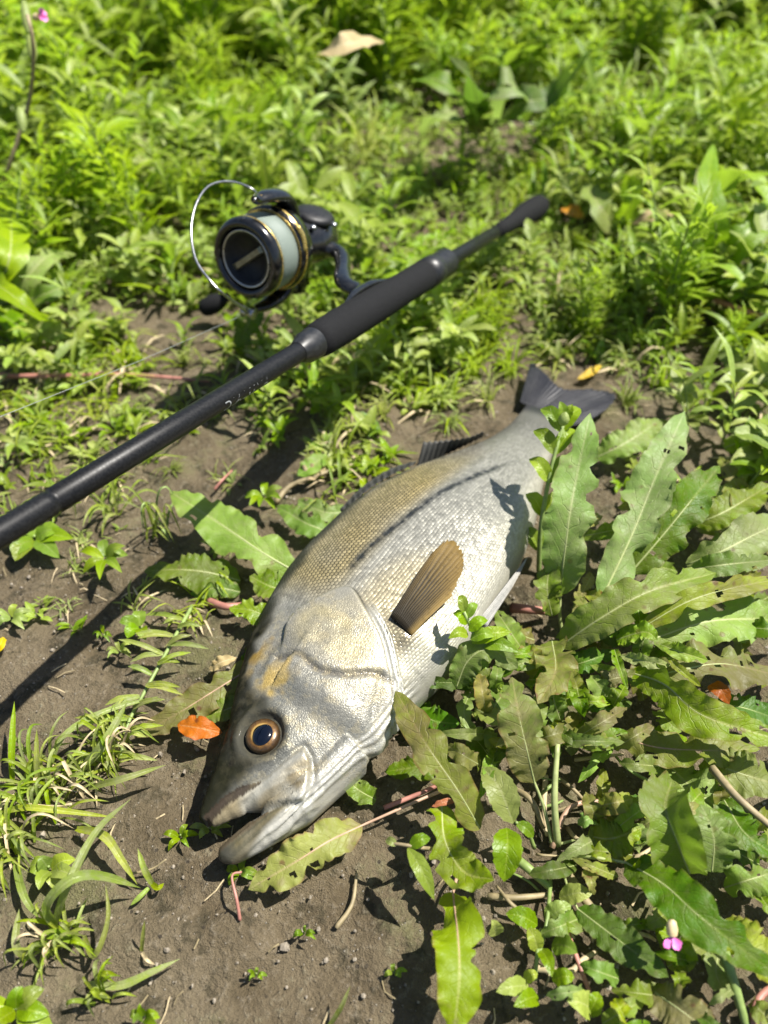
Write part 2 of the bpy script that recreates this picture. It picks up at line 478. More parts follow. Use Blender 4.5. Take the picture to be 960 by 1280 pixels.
# lower jaw, hinged open, ends in front of the upper lip
jt = np.linspace(0, 1, 26)
js = np.interp(jt, [0, .1, .3, .6, 1], [-.023, -.011, .020, .075, .17]); jd = np.interp(jt, [0, .1, .3, .6, 1], [-.047, -.051, -.065, -.089, -.108])
jh = np.interp(jt, [0, .03, .1, .3, .6, 1], [.004, .0110, .0158, .0182, .022, .026]); jw = np.interp(jt, [0, .03, .1, .3, .6, 1], [.003, .010, .016, .024, .037, .050])
gj = loft([(a * SLEN, b * SLEN, c * SLEN, e * SLEN, fish_zc(a) - .001) for a, b, c, e in zip(js, jd, jh, jw)])
g.add(gj.V[0], gj.F)
tmp = bpy.data.objects.new('tmp_fish', mesh_of('tmp_fish', g, M['soil'])); COL.objects.link(tmp)
md = tmp.modifiers.new('r', 'REMESH'); md.mode = 'VOXEL'; md.voxel_size = .0010
m2 = tmp.modifiers.new('s', 'SMOOTH'); m2.factor = .5; m2.iterations = 6
dg = bpy.context.evaluated_depsgraph_get()
fme = bpy.data.meshes.new_from_object(tmp.evaluated_get(dg))
bpy.data.objects.remove(tmp)
nv = len(fme.vertices)
co = np.empty(nv * 3, np.float32); fme.vertices.foreach_get('co', co); co = co.reshape(-1, 3).astype(float)
no = np.empty(nv * 3, np.float32); fme.vertices.foreach_get('normal', no); no = no.reshape(-1, 3).astype(float)
s = co[:, 0] / SLEN; d = co[:, 1] / SLEN
sc_ = np.clip(s, 0, 1.035)
Dp, Vp, Hp = fish_prof(sc_)
q = np.clip((d - (Dp + Vp) / 2) / ((Dp - Vp) / 2), -1.3, 1.3)          # 1 back .. -1 belly
zl = (co[:, 2] - fish_zc(s)) / SLEN                                     # side
upm = sst(-.004, .004, zl)

def pdist(poly, closed=True):
    """signed distance (fish units, inside > 0) of every vertex to a polygon / distance to a line"""
    P = np.asarray(poly); n = len(P)
    best = np.full(nv, 9.0); inside = np.zeros(nv, bool)
    along = np.zeros(nv); tot = 0.0
    for k in range(n if closed else n - 1):
        a, b = P[k], P[(k + 1) % n]
        e = b - a; L2 = e @ e
        t = np.clip(((s - a[0]) * e[0] + (d - a[1]) * e[1]) / L2, 0, 1)
        dd = np.hypot(s - a[0] - t * e[0], d - a[1] - t * e[1])
        al = tot + t * math.sqrt(L2)
        along = np.where(dd < best, al, along); best = np.minimum(best, dd); tot += math.sqrt(L2)
        if closed:
            cross = ((a[1] > d) != (b[1] > d)) & (s < (b[0] - a[0]) * (d - a[1]) / (b[1] - a[1] + 1e-12) + a[0])
            inside ^= cross
    if closed: return np.where(inside, best, -best)
    return best, along / tot
def curve2(pix, z, n=40):
    P = np.array([fsd(x, y, z) for x, y in pix])
    return spline(np.column_stack([P, np.zeros(len(P))]), n)[:, :2]

# gill cover (opercle), cheek plate edge, upper jaw plate, all read off the photograph in the head's own plane
oper = np.vstack([curve2([(352, 800), (366, 770), (402, 750), (437, 741), (456, 765), (476, 800), (488, 845)], .056),
                  curve2([(488, 868), (478, 915), (440, 960), (395, 990), (360, 965)], .044), curve2([(340, 900), (338, 850), (345, 820)], .054)])
oper_edge = np.vstack([curve2([(352, 800), (366, 770), (402, 750), (437, 741), (456, 765), (476, 800), (488, 845)], .056), curve2([(489, 860), (480, 915), (440, 962), (395, 993), (340, 1030)], .042)])
preop = curve2([(345, 815), (375, 818), (398, 836), (430, 842), (462, 838), (487, 842)], .056)
preop2 = curve2([(475, 845), (464, 880), (450, 925), (415, 965), (385, 985)], .050)
maxil = np.vstack([curve2([(253, 1003), (285, 984), (330, 966), (360, 946), (379, 934)], .046), curve2([(386, 945), (387, 968), (377, 991)], .046),
                   curve2([(345, 998), (312, 1000), (280, 1008), (256, 1016)], .043)])
supra = curve2([(300, 985), (340, 962), (375, 938)], .047)
nape = curve2([(352, 800), (336, 815), (322, 835)], .052)
latl = curve2([(425, 730), (450, 700), (475, 675), (515, 640), (560, 603), (625, 560), (665, 535)], .056)
so = pdist(oper); eo, ea = pdist(oper_edge, False); pe, _ = pdist(preop, False); pe2, _ = pdist(preop2, False)
sm = pdist(maxil); sp, _ = pdist(supra, False); nl, _ = pdist(nape, False); ll, la = pdist(latl, False)
eyec = fsd(326, 911, .050)
er = np.hypot(s - eyec[0], d - eyec[1])
disp = np.zeros(nv)
disp += .0050 * sst(-.0020, .0025, so) * np.where(d > .02, sst(.205, .262, s), sst(.16, .20, s)) * upm
disp -= .0012 * np.exp(-(pe / .0040) ** 2) * upm
disp += .0004 * sst(0, .012, pe) * np.exp(-(pe / .03) ** 2) * upm * (s < .25)
disp += .0006 * vnoise((s * .77 - d * .64) * 40, (s * .64 + d * .77) * 330, 31) * sst(-.004, .004, sm) * upm + .0005 * vnoise(s * 160, d * 160, 32) * sst(.16, .10, s) * upm
disp -= .0009 * np.exp(-(pe2 / .005) ** 2) * upm
disp += .0030 * sst(-.0015, .0025, sm) * upm
disp -= .0014 * np.exp(-(sp / .003) ** 2) * upm
disp -= .0012 * np.exp(-((sm + .004) / .003) ** 2) * upm
disp -= .0008 * np.exp(-(nl / .006) ** 2) * upm
disp -= .0002 * np.exp(-(ll / .004) ** 2) * upm
disp += (.0010 * (1 + .9 * sst(-.01, .02, d - eyec[1])) * np.exp(-((er - .034) / .008) ** 2) - .0030 * sst(.031, .024, er)) * upm           # rim of the eye socket
memb = sst(.0, .003, -so) * sst(.017, .013, eo) * upm * sst(.30, .38, ea) * sst(.15, .19, s)
under = sst(.0, .01, -so) * sst(.05, .03, eo) * upm * sst(.27, .22, s) * sst(.05, .10, s) * sst(.5, .62, ea)                              # throat skin beside the gill cover
disp += .0026 * memb * (1 + .35 * np.sin(eo / .0055 * 2 * np.pi))
disp += under * .0010 * np.sin(eo / .0042 * 2 * np.pi)
wl0 = np.interp(s, [-.03, .0, .03, .10, .19, .26, .34], [-.078, -.068, -.069, -.091, -.113, -.119, -.135])
disp += .0006 * np.sin((d - wl0) * 1100) * sst(.004, -.004, d - wl0) * sst(.02, .06, s) * sst(.30, .25, s) * upm
disp += .0007 * vnoise(s * 60, d * 60, 9) * (s < .3) * upm
rootc = fsd(504, 790, .058)
rt_ = np.hypot((s - rootc[0]) / .024, (d - rootc[1]) / .030)
disp += .0022 * np.exp(-rt_ ** 2 * 1.4) * upm
jl = (d - np.interp(s, [-.026, .02, .075, .17], [-.047, -.065, -.089, -.108]))
disp += .0005 * np.sin(jl * 900) * sst(.12, .08, s) * (d < np.interp(s, [-.03, .02, .06, .10], [-.02, -.046, -.078, -.098])) * upm * sst(-.02, .02, s)
co2 = co + no * disp[:, None]
fme.vertices.foreach_set('co', co2.astype(np.float32).ravel())

# the skin's own colours, plus shade painted into the creases and gill gap
def lerp(a, b, f): return a + (np.asarray(b) - a) * f[:, None]
nz1 = vnoise(s * 55, d * 55, 11); nz2 = vnoise(s * 130, d * 130, 12); nz3 = vnoise(s * 18, d * 26, 13)
c = np.tile(np.array([.335, .335, .315]), (nv, 1))
goldm = sst(.10, .40, q) * sst(.94, .76, q) * sst(.28, .36, s) * sst(.86, .62, s)
warm = sst(.95, .4, np.hypot((s - .36) / .16, (d + .06) / .085))
c = lerp(c, (.42, .36, .22), warm * .6)
c = lerp(c, (.47, .38, .18), goldm * (.78 + .5 * nz3))
c = lerp(c, (.26, .265, .25), sst(.66, .92, s) * .8)
c = lerp(c, (.50, .49, .44), sst(-.55, -.85, q + .15 * nz3) * sst(.25, .33, s) * .75)
c = lerp(c, (.050, .055, .045), sst(.70, .92, q + .12 * nz1) * .95)
c = lerp(c, (.13, .135, .13), sst(.1, .85, q) * sst(.62, .9, s) * .8)
c = lerp(c, (.15, .15, .145), sst(.86, .97, s) * .8)
c = lerp(c, (.045, .047, .055), sst(.985, 1.02, s))
c = lerp(c, (.04, .044, .048), np.clip(np.exp(-(ll / .0062) ** 2) * 1.25 * sst(.02, .1, la) * sst(1, .7, la) * (.85 + .9 * nz2), 0, 1) * upm)
head = sst(.345, .30, s + .0 * q) * (1 - sst(0, .006, -so) * sst(.24, .30, s))
hc = np.tile(np.array([.33, .325, .30]), (nv, 1))
hc = lerp(hc, (.48, .43, .28), sst(0, .02, so) * sst(.215, .27, s) * (.55 + .9 * nz1))
hc = lerp(hc, (.27, .28, .275), sst(.24, .18, s) * (.5 + .8 * nz3))
g1 = fsd(347, 842, .053); g2 = fsd(322, 820, .047)
hc = lerp(hc, (.58, .43, .16), np.clip(sst(.034, .012, np.hypot(s - g1[0], (d - g1[1]) * 1.1) + .02 * nz2) * (.95 + nz1), 0, 1))
hc = lerp(hc, (.42, .28, .07), np.clip(sst(.022, .008, np.hypot((s - g2[0]) * .6, (d - g2[1]) * 1.6) + .02 * nz2) * (.7 + nz1), 0, 1))
crown = np.vstack([curve2([(250, 1012), (272, 985), (296, 968), (325, 952), (350, 938), (356, 905), (345, 880), (330, 862), (318, 838), (326, 800), (348, 765), (380, 705), (420, 655)], .050), np.array([[.55, .30], [-.1, .30], [-.08, .02]])])
topm = sst(-.006, .016, pdist(crown) + .012 * nz1) * sst(.42, .36, s)
nost = fsd(287, 947, .044)
g3 = np.maximum(sst(.034, .018, np.hypot(s - g1[0], d - g1[1]) + .02 * nz2), sst(.02, .010, np.hypot((s - g2[0]) * .6, (d - g2[1]) * 1.6) + .012 * nz2))
hc = lerp(hc, (.010, .011, .006), topm * (.95 + .12 * nz2) * (1 - .6 * g3))
hc = lerp(hc, (.022, .023, .014), sst(.085, .055, s) * sst(-.5, .3, q) * .85)                # snout
hc = lerp(hc, (.07, .07, .06), np.exp(-((er - .028) / .014) ** 2) * .85)                      # dark round the eye
hc = lerp(hc, (.012, .012, .01), sst(.0045, .0025, np.hypot((s - nost[0]) * .7, d - nost[1])) * .9)
hc = lerp(hc, (.36, .30, .19), sst(-.002, .002, sm) * (.75 + .5 * nz1))
hc = lerp(hc, (.12, .095, .05), sst(-.002, .002, sm) * sst(.05, .3, vnoise((s * .77 - d * .64) * 50, (s * .64 + d * .77) * 260, 33)) * .6)
hc = lerp(hc, (.52, .50, .44), sst(-.002, .002, sm) * sst(.10, .35, vnoise((s * .77 - d * .64) * 30, (s * .64 + d * .77) * 200, 34)) * .6)
hc = lerp(hc, (.55, .55, .52), sst(-.004, .0, sm) * np.exp(-(sp / .006) ** 2) * .8)
low = (d < np.interp(s, [-.03, .02, .06, .10, .2, .3], [-.02, -.046, -.078, -.098, -.12, -.12]))
jawm = low & (sm < 0) & (s < .13)
hc = lerp(hc, (.15, .13, .075), jawm * (.85 + .5 * nz1))
hc = lerp(hc, (.10, .10, .075), jawm * sst(-.2, .3, np.sin(jl * 620 + 4 * nz3)) * .5)
wl = np.interp(s, [-.03, .0, .03, .07, .10, .19, .26, .34], [-.085, -.074, -.077, -.089, -.094, -.113, -.119, -.135])
hc = lerp(hc, (.58, .58, .56), sst(.005, -.004, d - wl) * (s > -.012) * .95)
hc = lerp(hc, (.52, .53, .51), under * .95)
hc = lerp(hc, (.07, .07, .06), sst(.004, -.014, s) * sst(-.07, -.05, d) * .8)                # dark tip of the lower jaw
hc = lerp(hc, (.60, .60, .57), sst(.012, .002, eo) * sst(.0, .004, so) * sst(.10, .3, ea) * .7)   # pale rim of the gill cover
c = c * (1 - head[:, None]) + hc * head[:, None]
c = lerp(c, (.050, .054, .042), topm * sst(.30, .33, s) * sst(.42, .36, s) * .75)
c = lerp(c, (.05, .045, .035), sst(.0, .0015, -so) * sst(.006, .003, eo) * sst(.12, .2, ea) * sst(.42, .34, ea) * upm * .8)  # shade painted into the gap behind the upper gill cover edge
c = lerp(c, (.60, .61, .59), memb * .95)
c = lerp(c, (.11, .10, .09), np.exp(-(pe / .0045) ** 2) * upm * .75)  # cheek plate crease, its shade put into the colour
c = lerp(c, (.16, .15, .12), np.exp(-(nl / .005) ** 2) * upm * .5)  # nape groove darkened in the colour as crease shade
mouth = (no[:, 1] < -.2) & (s < .075) & (d > np.interp(s, [0, .07], [-.035, -.085])) & (sm < 0.001)
c = lerp(c, (.06, .045, .035), mouth * .9)
mouth2 = (no[:, 1] > .35) & jawm & (s < .08)
c = lerp(c, (.12, .09, .06), mouth2 * .7)
mark = sst(.02, .006, np.abs(d - np.interp(s, [.25, .31, .36], [-.112, -.118, -.128]))) * sst(.26, .28, s) * sst(.36, .34, s) * (so < 0)
c = lerp(c, (.55, .54, .46), mark * .7)
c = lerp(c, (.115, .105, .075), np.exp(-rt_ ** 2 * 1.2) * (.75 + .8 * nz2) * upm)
c = np.clip(c * np.array([.70, .685, .625]), .008, .9)
hc_top = topm * head
scal = (1 - head) * sst(.0, .01, -so) * (1 - memb) * sst(.985, .95, s) * sst(.97, .9, np.abs(q)) * (1 - .35 * sst(-.2, -.8, q))
for nm, dat, typ in (('skin', np.column_stack([c, np.ones(nv)]), 'FLOAT_COLOR'),):
    a = fme.attributes.new(nm, typ, 'POINT'); a.data.foreach_set('color', dat.astype(np.float32).ravel())
outl = goldm * .9 + .12 + .25 * sst(.6, .9, s) * 0
for nm, dat in (('scaly', scal), ('outline', np.clip(outl, 0, 1)), ('hard', head * (1 - .85 * topm) * (1 - .8 * sst(-.004, .002, sm)) * (1 - .8 * jawm) * (1 - under) * (1 - memb) * sst(.0, .10, s)), ('shine', np.clip(1 - sst(.6, .85, q), 0, 1) * (1 - .4 * sst(.66, .92, s)) * (1 - .9 * topm) * (1 - .6 * sst(.09, .05, s)))):
    a = fme.attributes.new(nm, 'FLOAT', 'POINT'); a.data.foreach_set('value', np.asarray(dat, np.float32))
th = np.arctan2(zl * SLEN / (Hp * SLEN + 1e-6), q)
uvv = np.column_stack([co[:, 0], th * .062])
uvl = fme.uv_layers.new(name='UVMap')
li = np.empty(len(fme.loops), np.int32); fme.loops.foreach_get('vertex_index', li)
uvl.data.foreach_set('uv', uvv[li].astype(np.float32).ravel())
fme.polygons.foreach_set('use_smooth', np.full(len(fme.polygons), True))

def fish_mat():
    t = NT('fish_skin')
    uvn = t.n('ShaderNodeUVMap').outputs[0]
    co_ = t.n('ShaderNodeTexCoord').outputs['Object']
    wn = t.n('ShaderNodeTexNoise'); t.put(wn.inputs['Vector'], co_); wn.inputs['Scale'].default_value = 38
    sep = t.n('ShaderNodeSeparateXYZ'); t.t.links.new(uvn, sep.inputs[0])
    wob = t.m('MULTIPLY', t.m('SUBTRACT', wn.outputs[0], .5), 1.6)
    U = t.m('ADD', t.m('MULTIPLY', sep.outputs[0], 1 / .0027), wob); V = t.m('ADD', t.m('MULTIPLY', sep.outputs[1], 1 / .0023), wob)
    row = t.m('FLOOR', V)
    U2 = t.m('ADD', U, t.m('MULTIPLY', t.m('FLOORED_MODULO', row, 2.0), .5))
    fu = t.m('SUBTRACT', t.m('FRACT', U2), .5); fv = t.m('SUBTRACT', t.m('FRACT', V), .5)
    r = t.m('SQRT', t.m('ADD', t.m('MULTIPLY', fu, fu), t.m('MULTIPLY', t.m('MULTIPLY', fv, fv), 1.1)))
    gap = t.ss(r, .36, .58)                                             # 1 between scales
    hgt0 = t.m('SUBTRACT', t.m('MULTIPLY', fu, .5), t.m('MULTIPLY', t.m('MULTIPLY', r, r), 1.5))
    def A(n, o='Fac'):
        nd = t.n('ShaderNodeAttribute', attribute_name=n); return nd.outputs[o]
    scaly, outline, hard, shine = A('scaly'), A('outline'), A('hard'), A('shine')
    col = A('skin', 'Color')
    cell = t.n('ShaderNodeTexWhiteNoise', noise_dimensions='2D')
    cb = t.n('ShaderNodeCombineXYZ'); t.put(cb.inputs[0], t.m('FLOOR', U2)); t.put(cb.inputs[1], row); t.put(cell.inputs['Vector'], cb.outputs[0])
    cs = t.n('ShaderNodeSeparateColor'); t.put(cs.inputs[0], cell.outputs['Color'])
    hgt = t.m('ADD', hgt0, t.m('ADD', t.m('MULTIPLY', fu, t.m('MULTIPLY', t.m('SUBTRACT', cs.outputs[0], .5), 1.3)), t.m('MULTIPLY', fv, t.m('MULTIPLY', t.m('SUBTRACT', cs.outputs[1], .5), 1.3))))
    col = t.mix(t.m('MULTIPLY', t.m('MULTIPLY', gap, scaly), outline), col, (.022, .024, .016))
    lum = t.m('ADD', t.m('MULTIPLY', t.m('MULTIPLY', t.m('SUBTRACT', cell.outputs[0], .5), .45), scaly), 1.0)
    vo = t.vor(co_, 850, 'DISTANCE_TO_EDGE')
    vc = t.vor(co_, 850, 'F1', out='Color')
    lum2 = t.m('ADD', t.m('MULTIPLY', t.m('MULTIPLY', t.m('SUBTRACT', vc, .5), .45), hard), 1.0)
    gl = t.m('MULTIPLY', t.ss(t.m('ADD', t.noise(co_, 140, 4), t.m('MULTIPLY', vc, .12)), .54, .68), t.m('MULTIPLY', hard, .3))
    col = t.mix(gl, col, (.38, .32, .18))
    pits = t.m('MULTIPLY', t.ss(t.vor(co_, 480, 'F1'), .23, .1), t.m('MULTIPLY', hard, .35))
    vs = t.n('ShaderNodeVectorMath', operation='SCALE'); t.put(vs.inputs[0], col); t.put(vs.inputs['Scale'], t.m('MULTIPLY', lum, lum2))
    col = t.mix(pits, vs.outputs[0], (.10, .11, .10))
    fine = t.noise(co_, 900, 3)
    h = t.m('ADD', t.m('MULTIPLY', hgt, scaly), t.m('ADD', t.m('MULTIPLY', t.m('MULTIPLY', vo, .9), hard), t.m('MULTIPLY', fine, .6)))
    h = t.m('ADD', h, t.m('MULTIPLY', t.m('MULTIPLY', cs.outputs[2], .2), scaly))
    nr = t.bump(h, .5, .00070)
    rg = t.m('ADD', t.m('MULTIPLY', fine, .25), .30)
    p = t.bsdf(col, t.m('ADD', rg, t.m('MULTIPLY', t.m('SUBTRACT', 1.0, shine), .12)), t.m('ADD', t.m('MULTIPLY', shine, .06), .015), t.m('MULTIPLY', shine, .40), nr, t.m('ADD', t.m('MULTIPLY', shine, .5), .045), .08)
    t.coat_normal(p, t.bump(h, .24, .00070))
    return t.done(p.outputs[0])
M['fish'] = fish_mat()
fme.materials.clear(); fme.materials.append(M['fish'])
fish = empty('fish', (SN[0], SN[1], 0), 'silver and gold scaled sea bass lying on its flank with mouth slightly open', 'fish')
FROT = math.atan2(AX[1], AX[0])
fish.rotation_euler = (0, 0, FROT)
def fish_part(name, geo, mats, parent=None):
    """geometry given in the fish's own metres"""
    o = bpy.data.objects.new(name, mesh_of(name, geo, mats)); COL.objects.link(o); o.parent = parent or fish
    return o
body = bpy.data.objects.new('body', fme); COL.objects.link(body); body.parent = fish
body.location.z = -.001

def skin_z(s_, d_):
    """upper surface of the body at fish coordinates"""
    D1, V1, H1 = fish_prof(np.clip(s_, 0, 1.035))
    qq = np.clip((d_ - (D1 + V1) / 2) / ((D1 - V1) / 2), -.999, .999)
    return fish_zc(s_) + H1 * SLEN * (1 - np.abs(qq) ** 2.25) ** (1 / 2.25)

# eye
M['iris'] = None
t = NT('fish_iris')
cc = t.n('ShaderNodeTexCoord').outputs['Object']
ln = t.n('ShaderNodeVectorMath', operation='LENGTH'); t.put(ln.inputs[0], cc)
rr = ln.outputs['Value']
nz = t.noise(cc, 500, 3)
ic = t.mix(t.ss(t.m('ADD', t.m('MULTIPLY', nz, .004), rr), .0070, .0115), (.20, .10, .022), (.04, .024, .012))
ic = t.mix(t.m('MULTIPLY', t.ss(t.noise(cc, 900, 3), .45, .65), .55), ic, (.05, .028, .012))
ic = t.mix(t.ss(rr, .0063, .0055), ic, (.42, .27, .08))
M['iris'] = t.done(t.bsdf(ic, .35, .4, .3, t.bump(nz, .4, .0004), .5, .05).outputs[0])
M['pupil'] = plain('fish_pupil', (.0015, .003, .008), .08, spec=.5, coat=.3, wear=.05)
ez = skin_z(eyec[0], eyec[1]) - .0022
ec = np.array([eyec[0] * SLEN, eyec[1] * SLEN, ez])
tilt = nrm(np.array([-.16, .05, 1.0]))
ER = .0090
prof = [(-.004, ER * 1.02), (-.0012, ER * 1.03), (.0004, ER * .98), (.0013, ER * .86), (.0019, ER * .70), (.0022, ER * .50)]
geo = lathe((0, 0, 0), tilt, prof, 48); n0 = len(prof)
eye = fish_part('eye', geo, M['iris']); eye.location = ec
ps = [(.0020, ER * .60), (.0026, ER * .54), (.0031, ER * .40), (.0034, ER * .20), (.0035, .00002)]
pu = bpy.data.objects.new('pupil', mesh_of('pupil', lathe((0, 0, 0), tilt, ps, 40), M['pupil'])); COL.objects.link(pu); pu.parent = eye; pu.location = (-.0002, -.0010, .0002); pu.scale = (1.08, .96, 1)

# fins
def fin_mat(name, c1, c2, tip, nrays, trans=.2, edge=0.0):
    t = NT(name)
    uvn = t.n('ShaderNodeUVMap').outputs[0]
    sep = t.n('ShaderNodeSeparateXYZ'); t.t.links.new(uvn, sep.inputs[0])
    U, V = sep.outputs[0], sep.outputs[1]
    co_ = t.n('ShaderNodeTexCoord').outputs['Object']
    ph = t.m('MULTIPLY', U, nrays)
    ph = t.m('ADD', ph, t.m('MULTIPLY', t.noise(co_, 60, 2), .7))
    tri = t.m('MULTIPLY', t.m('ABSOLUTE', t.m('SUBTRACT', t.m('FRACT', ph), .5)), 2.0)
    seg = t.m('ABSOLUTE', t.m('SUBTRACT', t.m('FRACT', t.m('MULTIPLY', V, 34.0)), .5))
    c = t.mix(t.ss(tri, .25, .8), c1, c2)
    c = t.mix(t.m('MULTIPLY', t.ss(V, .45, 1.0), .75), c, tip)
    if edge:
        c = t.mix(t.m('MULTIPLY', t.ss(V, .55, .05), .85), c, (.022, .020, .016))
        c = t.mix(t.m('MULTIPLY', t.ss(U, .70, 1.0), .8), c, (.36, .25, .085))
        c = t.mix(t.m('MULTIPLY', t.ss(U, .16, .0), .5), c, (.03, .028, .022))
    c = t.mix(t.m('MULTIPLY', t.ss(t.noise(co_, 300, 3), .5, .7), .3), c, tuple(x * .4 for x in c1))
    nr = t.bump(t.m('ADD', tri, t.m('MULTIPLY', seg, .25)), .7, .0006)
    p = t.bsdf(c, .5, .22, 0, nr, .05, .2)
    tr = t.n('ShaderNodeBsdfTranslucent'); t.put(tr.inputs[0], c)
    mx = t.n('ShaderNodeMixShader'); mx.inputs[0].default_value = trans
    t.t.links.new(p.outputs[0], mx.inputs[1]); t.t.links.new(tr.outputs[0], mx.inputs[2])
    return t.done(mx.outputs[0])
M['fin_brown'] = fin_mat('pectoral_fin_skin', (.045, .034, .018), (.17, .12, .045), (.27, .18, .055), 17, edge=1, trans=.38)
M['fin_white'] = fin_mat('pelvic_fin_skin', (.30, .30, .28), (.55, .54, .50), (.52, .50, .44), 8)
M['fin_dark'] = fin_mat('tail_fin_skin', (.016, .017, .022), (.034, .035, .042), (.026, .027, .034), 34, .12)
M['fin_grey'] = fin_mat('dorsal_fin_skin', (.022, .023, .022), (.055, .055, .05), (.085, .085, .078), 12, .2)

def fan(base, tips, lift0, lift1, nu=40, nv=16, wave=.0004, rays=17, zf=None, seed=0, ragged=.02):
    """membrane between a base line and a tip line (fish coordinates), with raised rays"""
    B = spline(np.column_stack([base, np.zeros(len(base))]), nu)[:, :2]
    Tt = spline(np.column_stack([tips, np.zeros(len(tips))]), nu)[:, :2]
    r = np.random.default_rng(seed)
    k = 1 - ragged * np.abs(r.normal(0, 1, nu))
    v = np.linspace(0, 1, nv)
    P = B[None] + (Tt - B)[None] * (v[:, None] * k[None])[..., None]
    zz = zf(P[..., 0], P[..., 1], v[:, None])
    u = np.linspace(0, 1, nu)
    zz = zz + lift0 + (lift1 - lift0) * v[:, None] + wave * np.sin(u * rays * 2 * np.pi)[None]
    V3 = np.stack([P[..., 0] * SLEN, P[..., 1] * SLEN, zz], -1).reshape(-1, 3)
    UV = np.stack(np.meshgrid(u, v), -1).reshape(-1, 2)
    n = len(V3)
    F = grid_faces(nv, nu)
    V2 = V3 - np.array([0, 0, .0005])
    F2 = [tuple(i + n for i in f[::-1]) for f in F]
    rim = [j for j in range(nu)] + [i * nu + nu - 1 for i in range(1, nv)] + [(nv - 1) * nu + j for j in range(nu - 2, -1, -1)] + [i * nu for i in range(nv - 2, 0, -1)]
    R = [(rim[i], rim[i] + n, rim[(i + 1) % len(rim)] + n, rim[(i + 1) % len(rim)]) for i in range(len(rim))]
    return Geo().add(np.vstack([V3, V2]), F + F2 + R, np.vstack([UV, UV]))
F_ = lambda pts, z: np.array([fsd(x, y, z) for x, y in pts])
pf = fan(F_([(488, 772), (495, 777), (505, 784), (515, 790)], .060), F_([(540, 690), (562, 670), (579, 681), (580, 704), (566, 738)], .066), .0012, .0065,
         zf=lambda a, b, v: skin_z(a, b) + .0012, nu=52, rays=17, ragged=.035)
fish_part('pectoral_fin', pf, M['fin_brown'])
# pelvic fin, sticking out along the belly
pv = fan(F_([(600, 772), (604, 778), (608, 784)], .040), F_([(659, 700), (652, 716), (640, 738)], .037), 0, .004, nu=20, nv=14, rays=7, wave=.0003,
         zf=lambda a, b, v: .040 - .003 * v + 0 * a)
fish_part('pelvic_fin', pv, M['fin_white'])
# tail fin
def tail_z(a, b, v): return .010 + .004 * v + .0035 * np.sin((b + .03) * 30) * v
tf = fan(F_([(650, 500), (664, 508), (682, 520), (700, 534)], .012), F_([(664, 448), (676, 462), (692, 482), (706, 488), (722, 486), (746, 482), (771, 489), (764, 505), (738, 522)], .014), 0, 0,
         nu=84, nv=22, rays=30, wave=.0005, zf=tail_z, ragged=.03)
fish_part('tail_fin', tf, M['fin_dark'])
# first dorsal fin folded down along the back, second dorsal half raised
df = fan(F_([(428, 643), (455, 617), (490, 594), (518, 581)], .032), F_([(425, 639), (450, 613), (484, 590), (520, 578)], .029), 0, .001, nu=40, nv=8, rays=10, zf=lambda a, b, v: .033 - .003 * v + 0 * a)
fish_part('dorsal_fin', df, M['fin_grey'])
df = fan(F_([(520, 583), (548, 570), (578, 556), (604, 543)], .026), F_([(529, 555), (553, 553), (583, 550), (606, 542)], .036), 0, .002, nu=46, nv=10, rays=12, wave=.0008, zf=lambda a, b, v: .024 + .012 * v + 0 * a, ragged=.06)
fish_part('dorsal_fin', df, M['fin_grey'])

# ------------------------------------------------------------------ fishing rod
M['blank'] = plain('rod_blank', (.004, .0042, .005), .42, .0, .26, grain=.08, gscale=900, coat=.0, wear=.3)
M['foam'] = plain('foam_grip', (.006, .0062, .007), .85, 0, .15, grain=.5, gscale=1600, wear=.4)
M['seat'] = plain('reel_seat_plastic', (.009, .0095, .0105), .42, 0, .5, gscale=300, wear=.3)
M['black_gloss'] = plain('black_gloss_metal', (.006, .006, .006), .22, .2, .55, gscale=250, coat=.5, wear=.3)
M['black_matt'] = plain('black_matt_metal', (.008, .008, .009), .5, .1, .4, gscale=300, wear=.3)
M['gold'] = plain('gold_anodised', (.62, .42, .13), .28, .85, gscale=300, wear=.3)
M['steel'] = plain('bright_steel', (.36, .365, .37), .3, .95, gscale=200, wear=.2)
RL = ray(0, 667, .307); RB = at(676, 256, .04)
RA = nrm(RL - RB); RLEN = float(np.linalg.norm(RL - RB))
def rp(k): return RB + (RL - RB) * k        # along the rod: 0 butt, 1 where it leaves the frame
rod = empty('fishing_rod', RB, 'matt black fishing rod with foam grips lying above the weeds', 'fishing rod')
def rprof(k0, k1, prof): return [((k0 + (k1 - k0) * t) * RLEN, r) for t, r in prof]
geo = lathe(RB, RA, rprof(0, .2, [(0, .0001), (0, 0.00756), (.03, 0.01134), (.10, 0.01260), (.30, 0.01260), (.45, 0.01159), (.62, 0.00882), (.85, 0.00739), (1.0, 0.00672), (1.0, .0001)]))
obj('butt_grip', geo, M['foam'], rod)
geo = lathe(RB, RA, rprof(-.006, .004, [(0, .0001), (0, 0.00672), (.4, 0.00882), (1, 0.00882), (1, .0001)]))
obj('butt_cap', geo, M['black_gloss'], rod)
geo = lathe(RB, RA, rprof(.19, .43, [(0, .0001), (0, 0.00622), (.5, 0.00638), (.72, 0.00655), (1, 0.00655), (1, .0001)]))
obj('rear_shaft', geo, M['blank'], rod)
